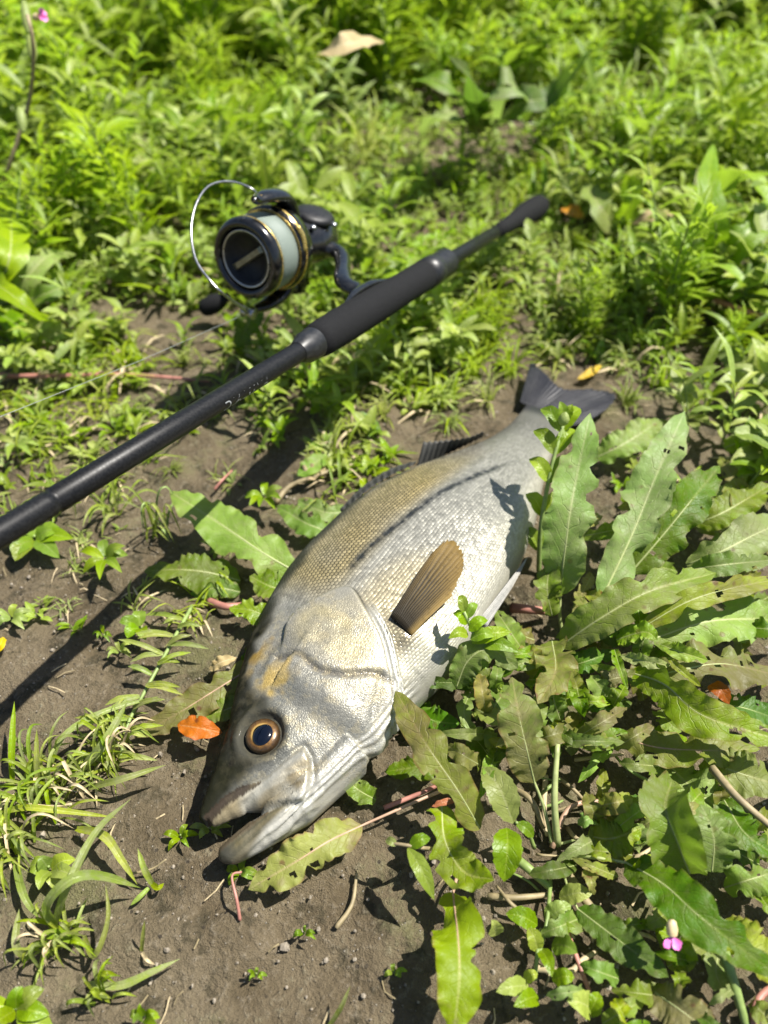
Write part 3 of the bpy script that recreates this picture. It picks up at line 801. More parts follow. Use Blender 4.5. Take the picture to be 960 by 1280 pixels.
# threaded hood and reel seat
hp = [(0, .0001), (0, .0106)]
for i in range(10): hp += [(.05 + i * .05, .0121 if i % 2 == 0 else .0114)]
hp += [(.6, .0128), (1, .0128), (1, .0001)]
geo = lathe(RB, RA, rprof(.365, .43, hp)); obj('seat_hood', geo, M['seat'], rod)
geo = lathe(RB, RA, rprof(.425, .665, [(0, .0001), (0, 0.01176), (.04, 0.01260), (.25, 0.01218), (.5, 0.01277), (.8, 0.01260), (.95, 0.01193), (1, 0.01050), (1, .0001)]))
obj('fore_grip', geo, M['foam'], rod)
geo = lathe(RB, RA, rprof(.66, .69, [(0, 0.01008), (.2, 0.01075), (.35, 0.00991), (.55, 0.01025), (1, 0.00672)])); obj('winding_check', geo, M['seat'], rod)
bl = [(0, 0.00640), (.12, 0.00624), (.2095, 0.00616), (.21, 0.00577), (.2125, 0.00577), (.213, 0.00616)]
for i in range(46):                          # thread wraps under the lacquer
    k = .215 + i * .0045; bl += [(k, .00588 - i * .00001), (k + .002, .00622 - i * .00001)]
bl += [(.45, .0057), (1, .0045), (1, .0001)]
geo = lathe(RB, RA, rprof(.685, 2.0, bl), seg=36); obj('blank', geo, M['blank'], rod)
# lettering along the blank, on the side turned to the ground-ward camera side
M['letter'] = plain('silver_lettering', (.34, .36, .38), .4, .3, gscale=200)
def text_on_rod(txt, k, size, ang):
    cu = bpy.data.curves.new('txt', 'FONT'); cu.body = txt; cu.size = size; cu.extrude = 0; cu.align_x = 'CENTER'; cu.align_y = 'CENTER'; cu.space_character = 1.25
    to = bpy.data.objects.new('txt', cu); COL.objects.link(to)
    dgx = bpy.context.evaluated_depsgraph_get()
    me = bpy.data.meshes.new_from_object(to.evaluated_get(dgx)); bpy.data.objects.remove(to)
    P = np.array([v.co[:] for v in me.vertices]); F = [tuple(p.vertices) for p in me.polygons]
    A = -RA                                   # reads from the tip side towards the reel
    o0 = rp(k); rad = .00640
    vw = nrm(CAM - o0); Nn = nrm(vw - (vw @ A) * A); Sd = np.cross(Nn, A)
    th_ = P[:, 1] / rad + ang
    W = o0 + A * P[:, :1] + rad * (Nn * np.cos(th_)[:, None] + Sd * np.sin(th_)[:, None])
    return Geo().add(W, F)
obj('lettering', text_on_rod('DIALUNA', .775, .0085, -0.95), M['letter'], rod, smooth=False)

# ------------------------------------------------------------------ reel
def proj(P):
    dd = np.asarray(P) - CAM; t_ = dd @ FW
    return 480 + FPX * dd[0] / t_, 640 - FPX * (dd @ UP) / t_
STEM0 = rp(.535)
SPC = ray(322, 318, .560)                    # middle of the spool
off = SPC - STEM0
RR = nrm(off - (off @ RA) * RA)              # from rod to reel
DD = nrm(np.cross(RA, RR))                   # side of the reel
if DD[2] > 0: DD = -DD                       # handle side, towards the ground
reel = empty('fishing_reel', (SPC[0], SPC[1], 0), 'black and gold spinning reel with pale line, propped on its handle', 'fishing reel')
M['spool_line'] = None
t = NT('wound_line')
uvn = t.n('ShaderNodeUVMap').outputs[0]; sep = t.n('ShaderNodeSeparateXYZ'); t.t.links.new(uvn, sep.inputs[0])
wv = t.m('SINE', t.m('MULTIPLY', t.m('ADD', sep.outputs[1], t.m('MULTIPLY', sep.outputs[0], .1)), 420.0))
M['spool_line'] = t.done(t.bsdf(t.mix(t.ss(wv, -.6, .8), (.13, .165, .145), (.24, .285, .25)), .5, .4, 0, t.bump(wv, .4, .0004)).outputs[0])
FR = float((SPC - STEM0) @ RA)
def rl(k, a=0.0, b=0.0): return SPC + RA * k + RR * a + DD * b
SR = .0305                                   # lip radius
spool = obj('spool', lathe(SPC, RA, [(-.0150, .010), (-.0150, SR * .98), (-.0135, SR * 1.0), (-.0140, SR * .97), (-.0140, SR * .85), (.0085, SR * .86), (.0085, SR * .97), (.0092, SR * .985), (.0100, SR * .975)], 64), M['gold'], reel)
obj('wound_line', lathe(SPC, RA, [(-.0139, SR * .80), (-.0139, SR * .93), (-.004, SR * .955), (.004, SR * .955), (.0084, SR * .93), (.0084, SR * .80)], 64), M['spool_line'], spool)
obj('spool_lip', lathe(SPC, RA, [(.0100, SR * .97), (.0120, SR * .985), (.0150, SR * .96), (.0172, SR * .90), (.0178, SR * .82), (.0165, SR * .76), (.0100, SR * .75), (.004, SR * .74), (.004, .0001)], 64), M['black_gloss'], spool)
knob = obj('drag_knob', lathe(SPC, RA, [(.0040, SR * .70), (.0135, SR * .70), (.0150, SR * .66), (.0150, SR * .60), (.0090, SR * .575), (.0085, .0001)], 56), M['black_matt'], reel)
obj('trim_ring', lathe(SPC, RA, [(.0136, SR * .705), (.0153, SR * .70), (.0156, SR * .675), (.0150, SR * .65)], 56), M['steel'], knob)
# bar across the drag knob
bx = nrm(np.array([1., 0, 0]) + UP * .55); bx = nrm(bx - (bx @ RA) * RA)
by = np.cross(RA, bx)
def bar(c0, x, y, z, hx, hy, hz, g=None, bev=.25):
    g = g or Geo()
    pts = []
    for sz, f in ((-1, 1.0), (.4, 1.0), (1, 1 - bev)):
        for sx, sy in ((-1, -1), (1, -1), (1, 1), (-1, 1)):
            pts.append(c0 + x * hx * sx * (f if sz == 1 else 1) + y * hy * sy * f + z * hz * sz)
    F = [(3, 2, 1, 0), (8, 9, 10, 11)] + [(i + r4, (i + 1) % 4 + r4, (i + 1) % 4 + r4 + 4, i + r4 + 4) for r4 in (0, 4) for i in range(4)]
    return g.add(np.array(pts), F)
M['bar'] = plain('brushed_bronze', (.20, .19, .13), .38, .6, gscale=300, wear=.4)
obj('knob_bar', bar(SPC + RA * .0105, bx, by, RA, SR * .56, .0026, .0026), M['bar'], knob, smooth=False)
# rotor behind the spool
rotor = obj('rotor', lathe(SPC, RA, [(-.0145, SR * .90), (-.0145, SR * 1.02), (-.020, SR * 1.05), (-.030, SR * 1.00), (-.040, SR * .80), (-.046, SR * .55), (-.046, .001)], 56), M['black_gloss'], reel)
obj('rotor_insert', lathe(SPC, RA, [(-.0185, SR * 1.052), (-.0195, SR * 1.068), (-.0205, SR * 1.055)], 56), M['gold'], rotor)
# the two bail arms: one on the far top side, one at the bottom left
up_ax = nrm(UP - (UP @ RA) * RA); rt_ax = nrm(np.array([1., 0, 0]) - RA * RA[0] - up_ax * up_ax[0])
def rp2(k, a, b): return SPC + RA * k + rt_ax * a + up_ax * b
def arm(ang, name, tipk):
    dirv = rt_ax * math.cos(ang) + up_ax * math.sin(ang); sid = np.cross(RA, dirv)
    C = spline([SPC + RA * -.040 + dirv * SR * .75, SPC + RA * -.028 + dirv * SR * 1.22, SPC + RA * -.010 + dirv * SR * 1.36, SPC + RA * tipk + dirv * SR * 1.34], 18)
    g = Geo(); n = len(C); T, S, N = frames(C, dirv)
    w = np.interp(np.linspace(0, 1, n), [0, .3, .8, 1], [.010, .0105, .0075, .0045]); h = np.interp(np.linspace(0, 1, n), [0, .3, .8, 1], [.006, .0055, .004, .003])
    a = np.linspace(0, 2 * np.pi, 16, endpoint=False)
    V = C[:, None] + (S[:, None] * np.cos(a)[None, :, None] * w[:, None, None] + N[:, None] * np.sin(a)[None, :, None] * h[:, None, None])
    g.add(V.reshape(-1, 3), grid_faces(n, 16, True) + [tuple(range(16)), tuple(range((n - 1) * 16, n * 16))[::-1]])
    return obj(name, g, M['black_gloss'], reel), SPC + RA * tipk + dirv * SR * 1.36
arm1, tip1 = arm(math.radians(62), 'bail_arm', .006)
arm2, tip2 = arm(math.radians(248), 'bail_arm', .010)
for ar, tp, k in ((arm1, tip1, 0), (arm2, tip2, 1)):
    dv = nrm(tp - SPC - RA * ((tp - SPC) @ RA))
    obj('pivot_screw', lathe(tp - RA * .006 - dv * .0015, dv, [(0, .0001), (0, .0032), (.0035, .0032), (.0045, .0024), (.0045, .0001)], 20), M['gold'] if k == 0 else M['steel'], ar)
# gold clip on the rotor's near side
dv = rt_ax * math.cos(math.radians(-5)) + up_ax * math.sin(math.radians(-5))
obj('rotor_clip', tube(spline([SPC + RA * -.017 + rt_ax * SR * 1.03 + up_ax * .011, SPC + RA * -.018 + rt_ax * SR * 1.07 + up_ax * .003, SPC + RA * -.018 + rt_ax * SR * 1.02 - up_ax * .007], 12), .0019, 8), M['gold'], rotor)
# line roller on arm 2
roll_c = tip2 + RA * .004
tng = nrm(np.cross(RA, nrm(tip2 - SPC)))
obj('line_roller', lathe(roll_c - tng * .005, tng, [(0, .0001), (0, .0046), (.0025, .0034), (.0075, .0034), (.010, .0048), (.010, .0001)], 24), M['steel'], arm2)
# bail wire: pixel path with its own distances, swung out in front and to the left of the spool
bw = [tip1 + RA * .001, ray(318, 238, .548), ray(290, 227, .535), ray(262, 232, .520), ray(245, 256, .507), ray(239, 290, .500), ray(245, 325, .500), ray(262, 350, .505), ray(280, 368, .512), roll_c]
obj('bail_wire', tube(spline(bw, 60), np.interp(np.linspace(0, 1, 60), [0, .1, .8, 1], [.0013, .0008, .0010, .0020]), 10), M['steel'], reel)
# gearbox body, stem, foot
BC = SPC - RA * .066 + RR * -.004
def blob(C, ax, x, y, prof, seg=24):
    a = np.linspace(0, 2 * np.pi, seg, endpoint=False); V = []
    for t_, rx, ry, ox in prof:
        V.append(C + ax * t_ + x * ox + x[None] * (np.cos(a) * rx)[:, None] + y[None] * (np.sin(a) * ry)[:, None])
    n = len(prof)
    return Geo().add(np.vstack(V), grid_faces(n, seg, True) + [tuple(range(seg))[::-1], tuple(range((n - 1) * seg, n * seg))])
gb = obj('gearbox', blob(BC, RA, RR, DD, [(-.036, .004, .005, .006), (-.033, .011, .009, .006), (-.022, .020, .015, .004), (-.006, .0245, .0185, .0), (.012, .021, .018, -.002), (.024, .017, .016, 0), (.030, .014, .014, 0)]), M['black_gloss'], reel)
obj('side_cover', lathe(BC - RA * .002 - DD * .0165, -DD, [(0, .0165), (.002, .0170), (.0045, .0145), (.0055, .008), (.006, .0001)], 32), M['black_matt'], gb)
foot_c = STEM0 + RR * .0130
st = spline([BC - RR * .016 + RA * .004, BC - RR * .034 + RA * .004, foot_c + RR * .022 - RA * .004, foot_c + RR * .006 - RA * .002], 20)
T, S, N = frames(st, RA); a = np.linspace(0, 2 * np.pi, 16, endpoint=False)
wa = np.interp(np.linspace(0, 1, 20), [0, .5, 1], [.0085, .0062, .0100]); wb = np.interp(np.linspace(0, 1, 20), [0, .5, 1], [.0065, .0046, .0050])
V = st[:, None] + N[:, None] * (np.cos(a)[None] * wa[:, None])[..., None] + S[:, None] * (np.sin(a)[None] * wb[:, None])[..., None]
obj('stem', Geo().add(V.reshape(-1, 3), grid_faces(20, 16, True) + [tuple(range(16)), tuple(range(19 * 16, 320))[::-1]]), M['black_gloss'], reel)
fc = spline([foot_c - RA * .034 - RR * .001, foot_c - RA * .012 + RR * .003, foot_c + RA * .012 + RR * .003, foot_c + RA * .036 - RR * .001], 16)
T, S, N = frames(fc, RR); fw_ = np.interp(np.linspace(0, 1, 16), [0, .3, .7, 1], [.004, .0075, .0075, .004]); fh = np.interp(np.linspace(0, 1, 16), [0, .3, .7, 1], [.0018, .004, .004, .0018])
V = fc[:, None] + S[:, None] * (np.cos(a)[None] * fw_[:, None])[..., None] + N[:, None] * (np.sin(a)[None] * fh[:, None])[..., None]
obj('foot', Geo().add(V.reshape(-1, 3), grid_faces(16, 16, True) + [tuple(range(16)), tuple(range(240, 256))[::-1]]), M['black_gloss'], reel)
# handle: shaft goes down from the gearbox, crank arm reaches forward, knob stands on the soil
kn = at(272, 385, .018)
h0 = BC + DD * .016; h1 = BC + DD * .045
hd = obj('handle', tube(spline([h0, (h0 + h1) / 2, h1, h1 * .55 + kn * .45 + np.array([0, 0, .012]), kn + np.array([.010, .006, .022])], 26), np.interp(np.linspace(0, 1, 26), [0, .3, .5, 1], [.0062, .0055, .0048, .0040]), 12), M['black_gloss'], reel)
kax = nrm(np.array([-.72, -.10, -.30]))
obj('handle_knob', lathe(kn - kax * .010 + np.array([0, 0, .006]), kax, [(-.004, .0001), (-.004, 0.00390), (0, 0.00437), (.004, 0.00718), (.012, 0.00936), (.021, 0.00920), (.026, 0.00741), (.028, 0.00468), (.028, .0001)], 28), M['foam'], hd)

for q_ in ((-.012, .013), (.006, .016), (.018, -.012), (-.004, -.018)):  # small steel studs added to give the gearbox bright glints
    obj('glint_stud', lathe(BC + RA * q_[0] + RR * q_[1] - DD * .0165, -DD, [(0, .0001), (0, .0026), (.0016, .0026), (.0026, .0016), (.0026, .0001)], 14), M['steel'], gb)
# fishing line from the roller towards the first guide, out to the side
M['line'] = plain('braided_line', (.20, .22, .21), .45, 0, .5, gscale=800)
l1 = ray(0, 521, .44)
ldir = l1 - roll_c
lo = obj('fishing_line', tube(np.array([roll_c + RA * .003, roll_c + ldir * .5 + np.array([0, 0, -.002]), l1, roll_c + ldir * 1.5]), .00019, 6), M['line'], origin=roll_c)
tag(lo, 'thin pale braided line running from the reel roller past the rod', 'fishing line')

# ------------------------------------------------------------------ dock plants: every leaf a part, its midrib and stalk a sub-part
def cam_hint(p, k=.55):
    return nrm(np.array([0, 0, 1.0]) * (1 - k) + nrm(CAM - np.asarray(p)) * k)

def dock_leaf(plant, pix, wpx, mat='dock', stalk=None, rib='midrib', k=.55, seed=0, ribr=1.0, **kw):
    """pix: (x, y, height) from leaf base to leaf tip; wpx: width in photo pixels"""
    P = [at(x, y, z + float(gz(*at(x, y, z)[:2]))) for x, y, z in pix]
    mid = P[len(P) // 2]
    width = wpx * .93 * pxm(mid)
    kw['bites'] = kw.get('bites', 0) + 2; kw['holes'] = kw.get('holes', 0) + seed % 3
    hint = cam_hint(mid, k)
    kw.setdefault('nu', 12); kw.setdefault('nv', 44); kw.setdefault('crisp', .17); kw.setdefault('curl', .12)
    gl = leaf_geo(P, width, hint=hint, seed=seed, **kw)
    lf = obj('leaf', gl, M[mat], plant)
    C = spline(P, 30)
    T, S, N = frames(C, hint)
    Cr = C - N * width * .012
    r = np.linspace(1, .16, 30) * width * .028 * ribr
    if stalk:
        Q = [at(x, y, z) for x, y, z in stalk]
        A = spline(Q + [P[0]], 16)[:-1]
        Cr = np.vstack([A, Cr]); r = np.concatenate([np.linspace(1.7, 1.15, 15) * width * .028 * ribr, r])
    obj('midrib', tube(Cr, r, 7, hint=hint), M[rib], lf)
    return lf

def plant_at(name, px, py, label, cat='plant', group=None):
    p = at(px, py); p[2] = float(gz(p[0], p[1]))
    return empty(name, p, label, cat, group)

big = plant_at('dock_plant', 692, 1058, 'large broad leaved dock plant with tattered leaves beside the belly of the fish')
mid_ = plant_at('dock_plant', 712, 800, 'dock plant with upright pale leaves rising beside the tail of the fish')
rgt = plant_at('dock_plant', 905, 800, 'dense dock plant with overlapping leaves right of the upright pale leaved one')
lft = plant_at('dock_plant', 345, 720, 'dock plant pinned under the back of the fish, leaves spread over bare soil')
low = plant_at('dock_plant', 880, 1130, 'dock plant with dark cupped leaves beside the pink flower bud')

# upright leaves by the tail
dock_leaf(mid_, [(700, 742, .030), (706, 690, .060), (716, 620, .085), (738, 516, .105)], 66, 'dock_pale', stalk=[(706, 800, .002), (700, 775, .015)], seed=1, ruffle=.16, fold=.18, rfreq=5, bites=2, k=.75)
dock_leaf(mid_, [(752, 748, .035), (790, 668, .060), (822, 590, .080), (856, 514, .088)], 66, 'dock_pale', stalk=[(716, 800, .002), (735, 775, .02)], seed=2, ruffle=.20, fold=.2, rfreq=5, bites=3, k=.7)
dock_leaf(mid_, [(788, 716, .040), (826, 672, .058), (862, 628, .070), (900, 582, .070)], 64, 'dock_dark', stalk=[(720, 800, .002), (755, 750, .03)], seed=3, ruffle=.22, fold=.25, rfreq=5, bites=4, holes=4, k=.65)
dock_leaf(mid_, [(700, 808, .030), (752, 772, .052), (815, 738, .064), (896, 716, .060)], 62, 'dock', stalk=[(690, 835, .004), (694, 820, .02)], seed=4, ruffle=.16, fold=.45, rfreq=4, bites=1, k=.6)
dock_leaf(mid_, [(745, 572, .012), (778, 556, .022), (828, 524, .026)], 46, 'dock_pale', seed=5, ruffle=.12, k=.6)
dock_leaf(mid_, [(690, 770, .020), (684, 735, .040), (690, 690, .046)], 40, 'dock', seed=6, ruffle=.25, k=.6, bites=2)
dock_leaf(mid_, [(668, 800, .02), (640, 792, .03), (612, 800, .030)], 32, 'dock_purple', seed=7, ruffle=.3, bites=3)
dock_leaf(mid_, [(690, 850, .016), (668, 828, .035), (652, 806, .030)], 40, 'dock_purple', seed=8, ruffle=.3, bites=3, holes=2)
# dense right hand plant
dock_leaf(rgt, [(800, 786, .050), (860, 752, .066), (915, 735, .066), (985, 722, .055)], 34, 'dock_yellow', seed=11, ruffle=.12, fold=.3)
dock_leaf(rgt, [(812, 800, .040), (880, 778, .046), (940, 774, .044), (1010, 780, .030)], 66, 'dock_pale', seed=12, ruffle=.18, fold=.12, bites=3, holes=2)
dock_leaf(rgt, [(858, 706, .042), (900, 690, .055), (950, 665, .058), (1010, 640, .05)], 60, 'dock_pale', seed=13, ruffle=.12, fold=.15, bites=2)
dock_leaf(rgt, [(862, 712, .052), (905, 706, .062), (965, 700, .055)], 36, 'dock', seed=14, ruffle=.15, fold=.4)
dock_leaf(rgt, [(868, 655, .040), (905, 640, .050), (965, 605, .050)], 48, 'dock', seed=15, ruffle=.15, bites=2)
dock_leaf(rgt, [(800, 850, .035), (850, 838, .050), (905, 830, .050), (975, 845, .035)], 72, 'dock_purple', seed=16, ruffle=.28, fold=.1, bites=5, holes=7)
dock_leaf(rgt, [(785, 840, .040), (830, 855, .052), (880, 895, .056), (985, 928, .052)], 62, 'dock', seed=17, ruffle=.14, fold=.35, k=.7)
dock_leaf(rgt, [(770, 800, .040), (805, 790, .055), (822, 800, .058)], 36, 'dock', seed=18, ruffle=.2, fold=.3)
dock_leaf(rgt, [(768, 812, .045), (775, 835, .055), (784, 860, .052)], 17, 'dock', seed=19, ruffle=.2, fold=.6)
dock_leaf(rgt, [(776, 820, .050), (812, 828, .058), (838, 832, .054)], 20, 'dock_pale', seed=20, ruffle=.2, fold=.5)
dock_leaf(rgt, [(826, 806, .050), (850, 815, .060), (885, 826, .055)], 26, 'dock', seed=21, ruffle=.15, fold=.5)
dock_leaf(rgt, [(835, 822, .056), (855, 842, .058), (876, 858, .050)], 15, 'dock_yellow', seed=22, ruffle=.1, fold=.6)
dock_leaf(rgt, [(742, 858, .036), (768, 848, .046), (802, 844, .040)], 26, 'dock_purple', seed=23, ruffle=.35, fold=.2, bites=2)
dock_leaf(rgt, [(774, 920, .022), (820, 934, .032), (880, 938, .034), (950, 936, .026)], 52, 'dock_yellow', stalk=[(700, 858, .01), (735, 895, .02)], rib='midrib_red', seed=24, ruffle=.2, fold=.12, bites=2, holes=2)
dock_leaf(rgt, [(826, 886, .010), (838, 905, .022), (852, 915, .020)], 30, 'dock_yellow', seed=25, ruffle=.15)
dock_leaf(rgt, [(895, 880, .020), (930, 885, .028), (975, 900, .02)], 40, 'dock_dark', seed=26, ruffle=.2)
dock_leaf(rgt, [(880, 950, .016), (920, 965, .030), (985, 985, .022)], 60, 'dock', seed=27, ruffle=.2, bites=2, holes=1)
dock_leaf(rgt, [(830, 950, .010), (865, 985, .020), (925, 1030, .018)], 62, 'dock_pale', seed=28, ruffle=.2, bites=2)
dock_leaf(rgt, [(905, 560, .012), (940, 545, .03), (975, 520, .03)], 40, 'herb', seed=29, ruffle=.2)
# big plant at the belly
dock_leaf(big, [(600, 1036, .020), (572, 988, .040), (530, 926, .050), (494, 862, .044)], 56, 'dock_purple', seed=31, ruffle=.16, fold=.15, bites=3, k=.75, rib='midrib')
dock_leaf(big, [(552, 1008, .026), (556, 1050, .034), (580, 1090, .032), (618, 1100, .042)], 62, 'dock', seed=32, ruffle=.14, fold=.35, k=.8, bites=1)
dock_leaf(big, [(566, 1116, .014), (572, 1165, .030), (574, 1225, .036), (566, 1300, .030)], 76, 'dock_yellow', stalk=[(600, 1075, .006), (575, 1090, .010)], rib='midrib_red', seed=33, ruffle=.14, fold=.14, bites=3, k=.8)
dock_leaf(big, [(452, 1032, .012), (410, 1052, .018), (365, 1080, .018), (310, 1112, .012)], 58, 'dock_purple', stalk=[(560, 985, .010), (520, 1002, .014)], rib='midrib_red', seed=34, ruffle=.14, fold=.12, bites=4, holes=3, k=.6)
dock_leaf(big, [(668, 978, .030), (658, 935, .050), (648, 890, .058), (640, 846, .054)], 62, 'dock_purple', stalk=[(690, 1055, .004), (680, 1010, .02)], seed=35, ruffle=.2, fold=.12, bites=4, k=.75)
dock_leaf(big, [(570, 860, .030), (585, 826, .045), (612, 812, .050), (648, 836, .040)], 44, 'dock', seed=36, ruffle=.15, fold=.3, k=.7)
dock_leaf(big, [(592, 858, .022), (580, 890, .034), (596, 920, .03)], 24, 'dock_pale', seed=37, ruffle=.3, bites=3)
dock_leaf(big, [(640, 856, .020), (620, 880, .036), (612, 905, .03)], 40, 'dock', seed=38, ruffle=.2, bites=1)
dock_leaf(big, [(690, 800, .03), (694, 840, .050), (672, 880, .050)], 60, 'dock_purple', seed=39, ruffle=.3, bites=4, holes=2, k=.7)
dock_leaf(big, [(560, 930, .006), (530, 955, .016), (480, 965, .012)], 42, 'dock_dark', seed=40, ruffle=.2, bites=2)
dock_leaf(big, [(520, 880, .010), (540, 900, .020), (575, 905, .022)], 40, 'dock_dark', seed=41, ruffle=.2)
dock_leaf(big, [(620, 960, .008), (600, 930, .020), (575, 905, .022)], 40, 'dock_dark', seed=42, ruffle=.2)
dock_leaf(big, [(470, 1000, .006), (445, 985, .014), (430, 965, .012)], 30, 'dock', seed=43, ruffle=.25)
dock_leaf(big, [(715, 905, .012), (745, 925, .022), (785, 915, .026)], 36, 'dock', stalk=[(697, 1050, .004), (696, 980, .02), (700, 930, .02)], seed=44, ruffle=.2)
dock_leaf(big, [(735, 1045, .014), (765, 1048, .024), (802, 1035, .026)], 48, 'dock', stalk=[(700, 1055, .004)], seed=45, ruffle=.12, fold=.2)
dock_leaf(big, [(722, 1136, .014), (760, 1165, .020), (800, 1195, .024), (836, 1222, .020)], 48, 'dock_dark', stalk=[(700, 1075, .004), (710, 1110, .012)], seed=46, ruffle=.12, fold=.2)
dock_leaf(big, [(700, 900, .030), (692, 870, .045), (700, 845, .045)], 34, 'dock', seed=47, ruffle=.3, bites=2)
# cupped leaves at the lower right
dock_leaf(low, [(862, 1092, .020), (846, 1050, .044), (832, 1010, .052), (840, 974, .040)], 78, 'dock', seed=51, ruffle=.1, fold=.45, curl=-.2, k=.75, bites=1)
dock_leaf(low, [(890, 1090, .020), (892, 1045, .034), (876, 1005, .036)], 62, 'dock_pale', seed=52, ruffle=.12, fold=.2, k=.7)
dock_leaf(low, [(782, 1078, .024), (830, 1106, .040), (880, 1150, .046), (975, 1222, .036)], 68, 'dock_dark', stalk=[(706, 1070, .004), (742, 1072, .018)], seed=53, ruffle=.12, fold=.22, k=.7)
dock_leaf(low, [(905, 1150, .018), (935, 1180, .026), (985, 1225, .02)], 60, 'dock_yellow', seed=54, ruffle=.12, k=.7)
dock_leaf(low, [(905, 1110, .012), (935, 1100, .024), (985, 1085, .02)], 46, 'dock_pale', seed=55, ruffle=.3, bites=4)
dock_leaf(low, [(835, 1150, .010), (850, 1185, .022), (862, 1215, .016)], 52, 'dock', seed=56, ruffle=.15)
dock_leaf(low, [(818, 1240, .012), (850, 1262, .02), (900, 1300, .016)], 64, 'dock_purple', seed=57, ruffle=.15, bites=1)
dock_leaf(low, [(900, 1185, .012), (895, 1215, .018), (905, 1240, .012)], 40, 'dock_pale', seed=58, ruffle=.15)
dock_leaf(low, [(905, 1000, .03), (930, 1040, .035), (970, 1070, .03)], 50, 'dock_dark', seed=59, ruffle=.2, bites=2)
# shaded leaves low between the plants
r_ = np.random.default_rng(5)
for i in range(120):
    px, py = (r_.uniform(640, 975), r_.uniform(600, 1060)) if i < 84 else (r_.uniform(585, 800), r_.uniform(800, 960)); hz = 0 if i < 40 else r_.uniform(.008, .030)
    if px < 700 and py < 800: continue
    if 620 < px < 740 and 960 < py < 1060: continue
    a_ = r_.uniform(0, 6.28); L = r_.uniform(40, 88)
    dock_leaf(rgt if px > 760 else big, [(px, py, .006 + hz), (px + L * .5 * math.cos(a_), py + L * .4 * math.sin(a_), .022 + hz), (px + L * math.cos(a_), py + L * .8 * math.sin(a_), .016 + hz)], r_.uniform(18, 34),
              ['dock_dark', 'dock', 'dock', 'dock_purple', 'dock_yellow', 'dock_pale'][int(r_.integers(0, 6))], seed=100 + i, ruffle=.32, crisp=.2, fold=.3, bites=2, nu=8, nv=28)
for i in range(46):
    px, py = r_.uniform(720, 975), r_.uniform(1000, 1285); hz = r_.uniform(0, .014)
    a_ = r_.uniform(0, 6.28); L = r_.uniform(30, 70)
    dock_leaf(low, [(px, py, .004 + hz), (px + L * .5 * math.cos(a_), py + L * .4 * math.sin(a_), .016 + hz), (px + L * math.cos(a_), py + L * .8 * math.sin(a_), .010 + hz)], r_.uniform(16, 34),
              ['dock_dark', 'dock', 'dock_purple', 'dock_yellow', 'dock_pale'][int(r_.integers(0, 5))], seed=300 + i, ruffle=.3, crisp=.18, fold=.3, bites=2, nu=8, nv=26)
# bare stalks
def stalk(plant, pix, rpx, mat='midrib', name='stalk'):
    P = [at(x, y, z) for x, y, z in pix]
    n = 4 * len(P)
    return obj(name, tube(spline(P, n), np.linspace(1.1, .75, n) * rpx * pxm(P[0]), 7), M[mat], plant)
stalk(big, [(697, 1056, .004), (693, 1000, .026), (697, 930, .040)], 4.5)
stalk(big, [(610, 1120, .004), (645, 1122, .008), (690, 1118, .004)], 4, 'stem_brown')
stalk(big, [(690, 1060, .004), (712, 1010, .012), (760, 1000, .010)], 3.5, 'midrib_red')
stalk(big, [(640, 1070, .006), (660, 1085, .010), (688, 1110, .006)], 6, 'stem_green')
stalk(big, [(700, 1075, .004), (735, 1130, .008), (770, 1160, .004)], 6, 'stem_brown')
stalk(big, [(668, 1210, .004), (710, 1215, .010), (728, 1200, .01), (745, 1190, .006)], 4, 'straw')
stalk(big, [(640, 985, .006), (664, 1000, .014), (680, 1035, .006)], 4, 'stem_brown')
stalk(big, [(682, 970, .004), (680, 1010, .006), (684, 1045, .004)], 3.5, 'straw')
stalk(low, [(905, 1190, .024), (918, 1230, .020), (935, 1290, .010)], 6.5, 'stem_green')
stalk(low, [(940, 1290, .010), (948, 1250, .016), (975, 1225, .012)], 5, 'stem_red')
stalk(rgt, [(890, 960, .03), (925, 1000, .036), (985, 1050, .030)], 5, 'stem_brown')
stalk(rgt, [(640, 760, .008), (665, 762, .014), (690, 765, .010)], 6, 'stem_red')
stalk(big, [(480, 1010, .004), (540, 985, .010), (575, 965, .012)], 3, 'stem_red')
for i in range(26):
    px, py = r_.uniform(660, 850), r_.uniform(880, 1240); a_ = r_.uniform(0, 6.28); L = r_.uniform(25, 70)
    stalk(big if py < 1100 else low, [(px, py, .003), (px + L * .5 * math.cos(a_) + r_.uniform(-8, 8), py + L * .5 * math.sin(a_), r_.uniform(.004, .014)), (px + L * math.cos(a_), py + L * math.sin(a_), .003)], r_.uniform(1.2, 2.8), ['straw', 'stem_brown', 'stem_green'][i % 3])

# dock under the fish's back
dock_leaf(lft, [(372, 716, .016), (330, 692, .026), (280, 658, .034), (212, 614, .036)], 66, 'dock_pale', seed=61, ruffle=.13, fold=.12, bites=2, k=.6)
dock_leaf(lft, [(300, 726, .004), (262, 716, .014), (225, 712, .016), (180, 714, .008)], 52, 'dock', seed=62, ruffle=.12, fold=.1, bites=1, k=.5)
dock_leaf(lft, [(372, 730, .012), (345, 735, .020), (312, 720, .022)], 46, 'dock', seed=63, ruffle=.2, bites=2)
dock_leaf(lft, [(345, 780, .010), (318, 764, .018), (286, 760, .016)], 34, 'herb', seed=64, ruffle=.15)
dock_leaf(lft, [(420, 668, .010), (385, 655, .016), (345, 632, .016)], 34, 'dock', seed=65, ruffle=.2)
dock_leaf(lft, [(440, 640, .008), (405, 640, .012), (372, 625, .008)], 30, 'dock_pale', seed=66, ruffle=.25, bites=2)
dock_leaf(lft, [(318, 832, .012), (270, 862, .016), (225, 890, .014), (168, 922, .008)], 48, 'dock_purple', seed=67, ruffle=.18, fold=.12, bites=2, holes=1, rib='midrib_red')
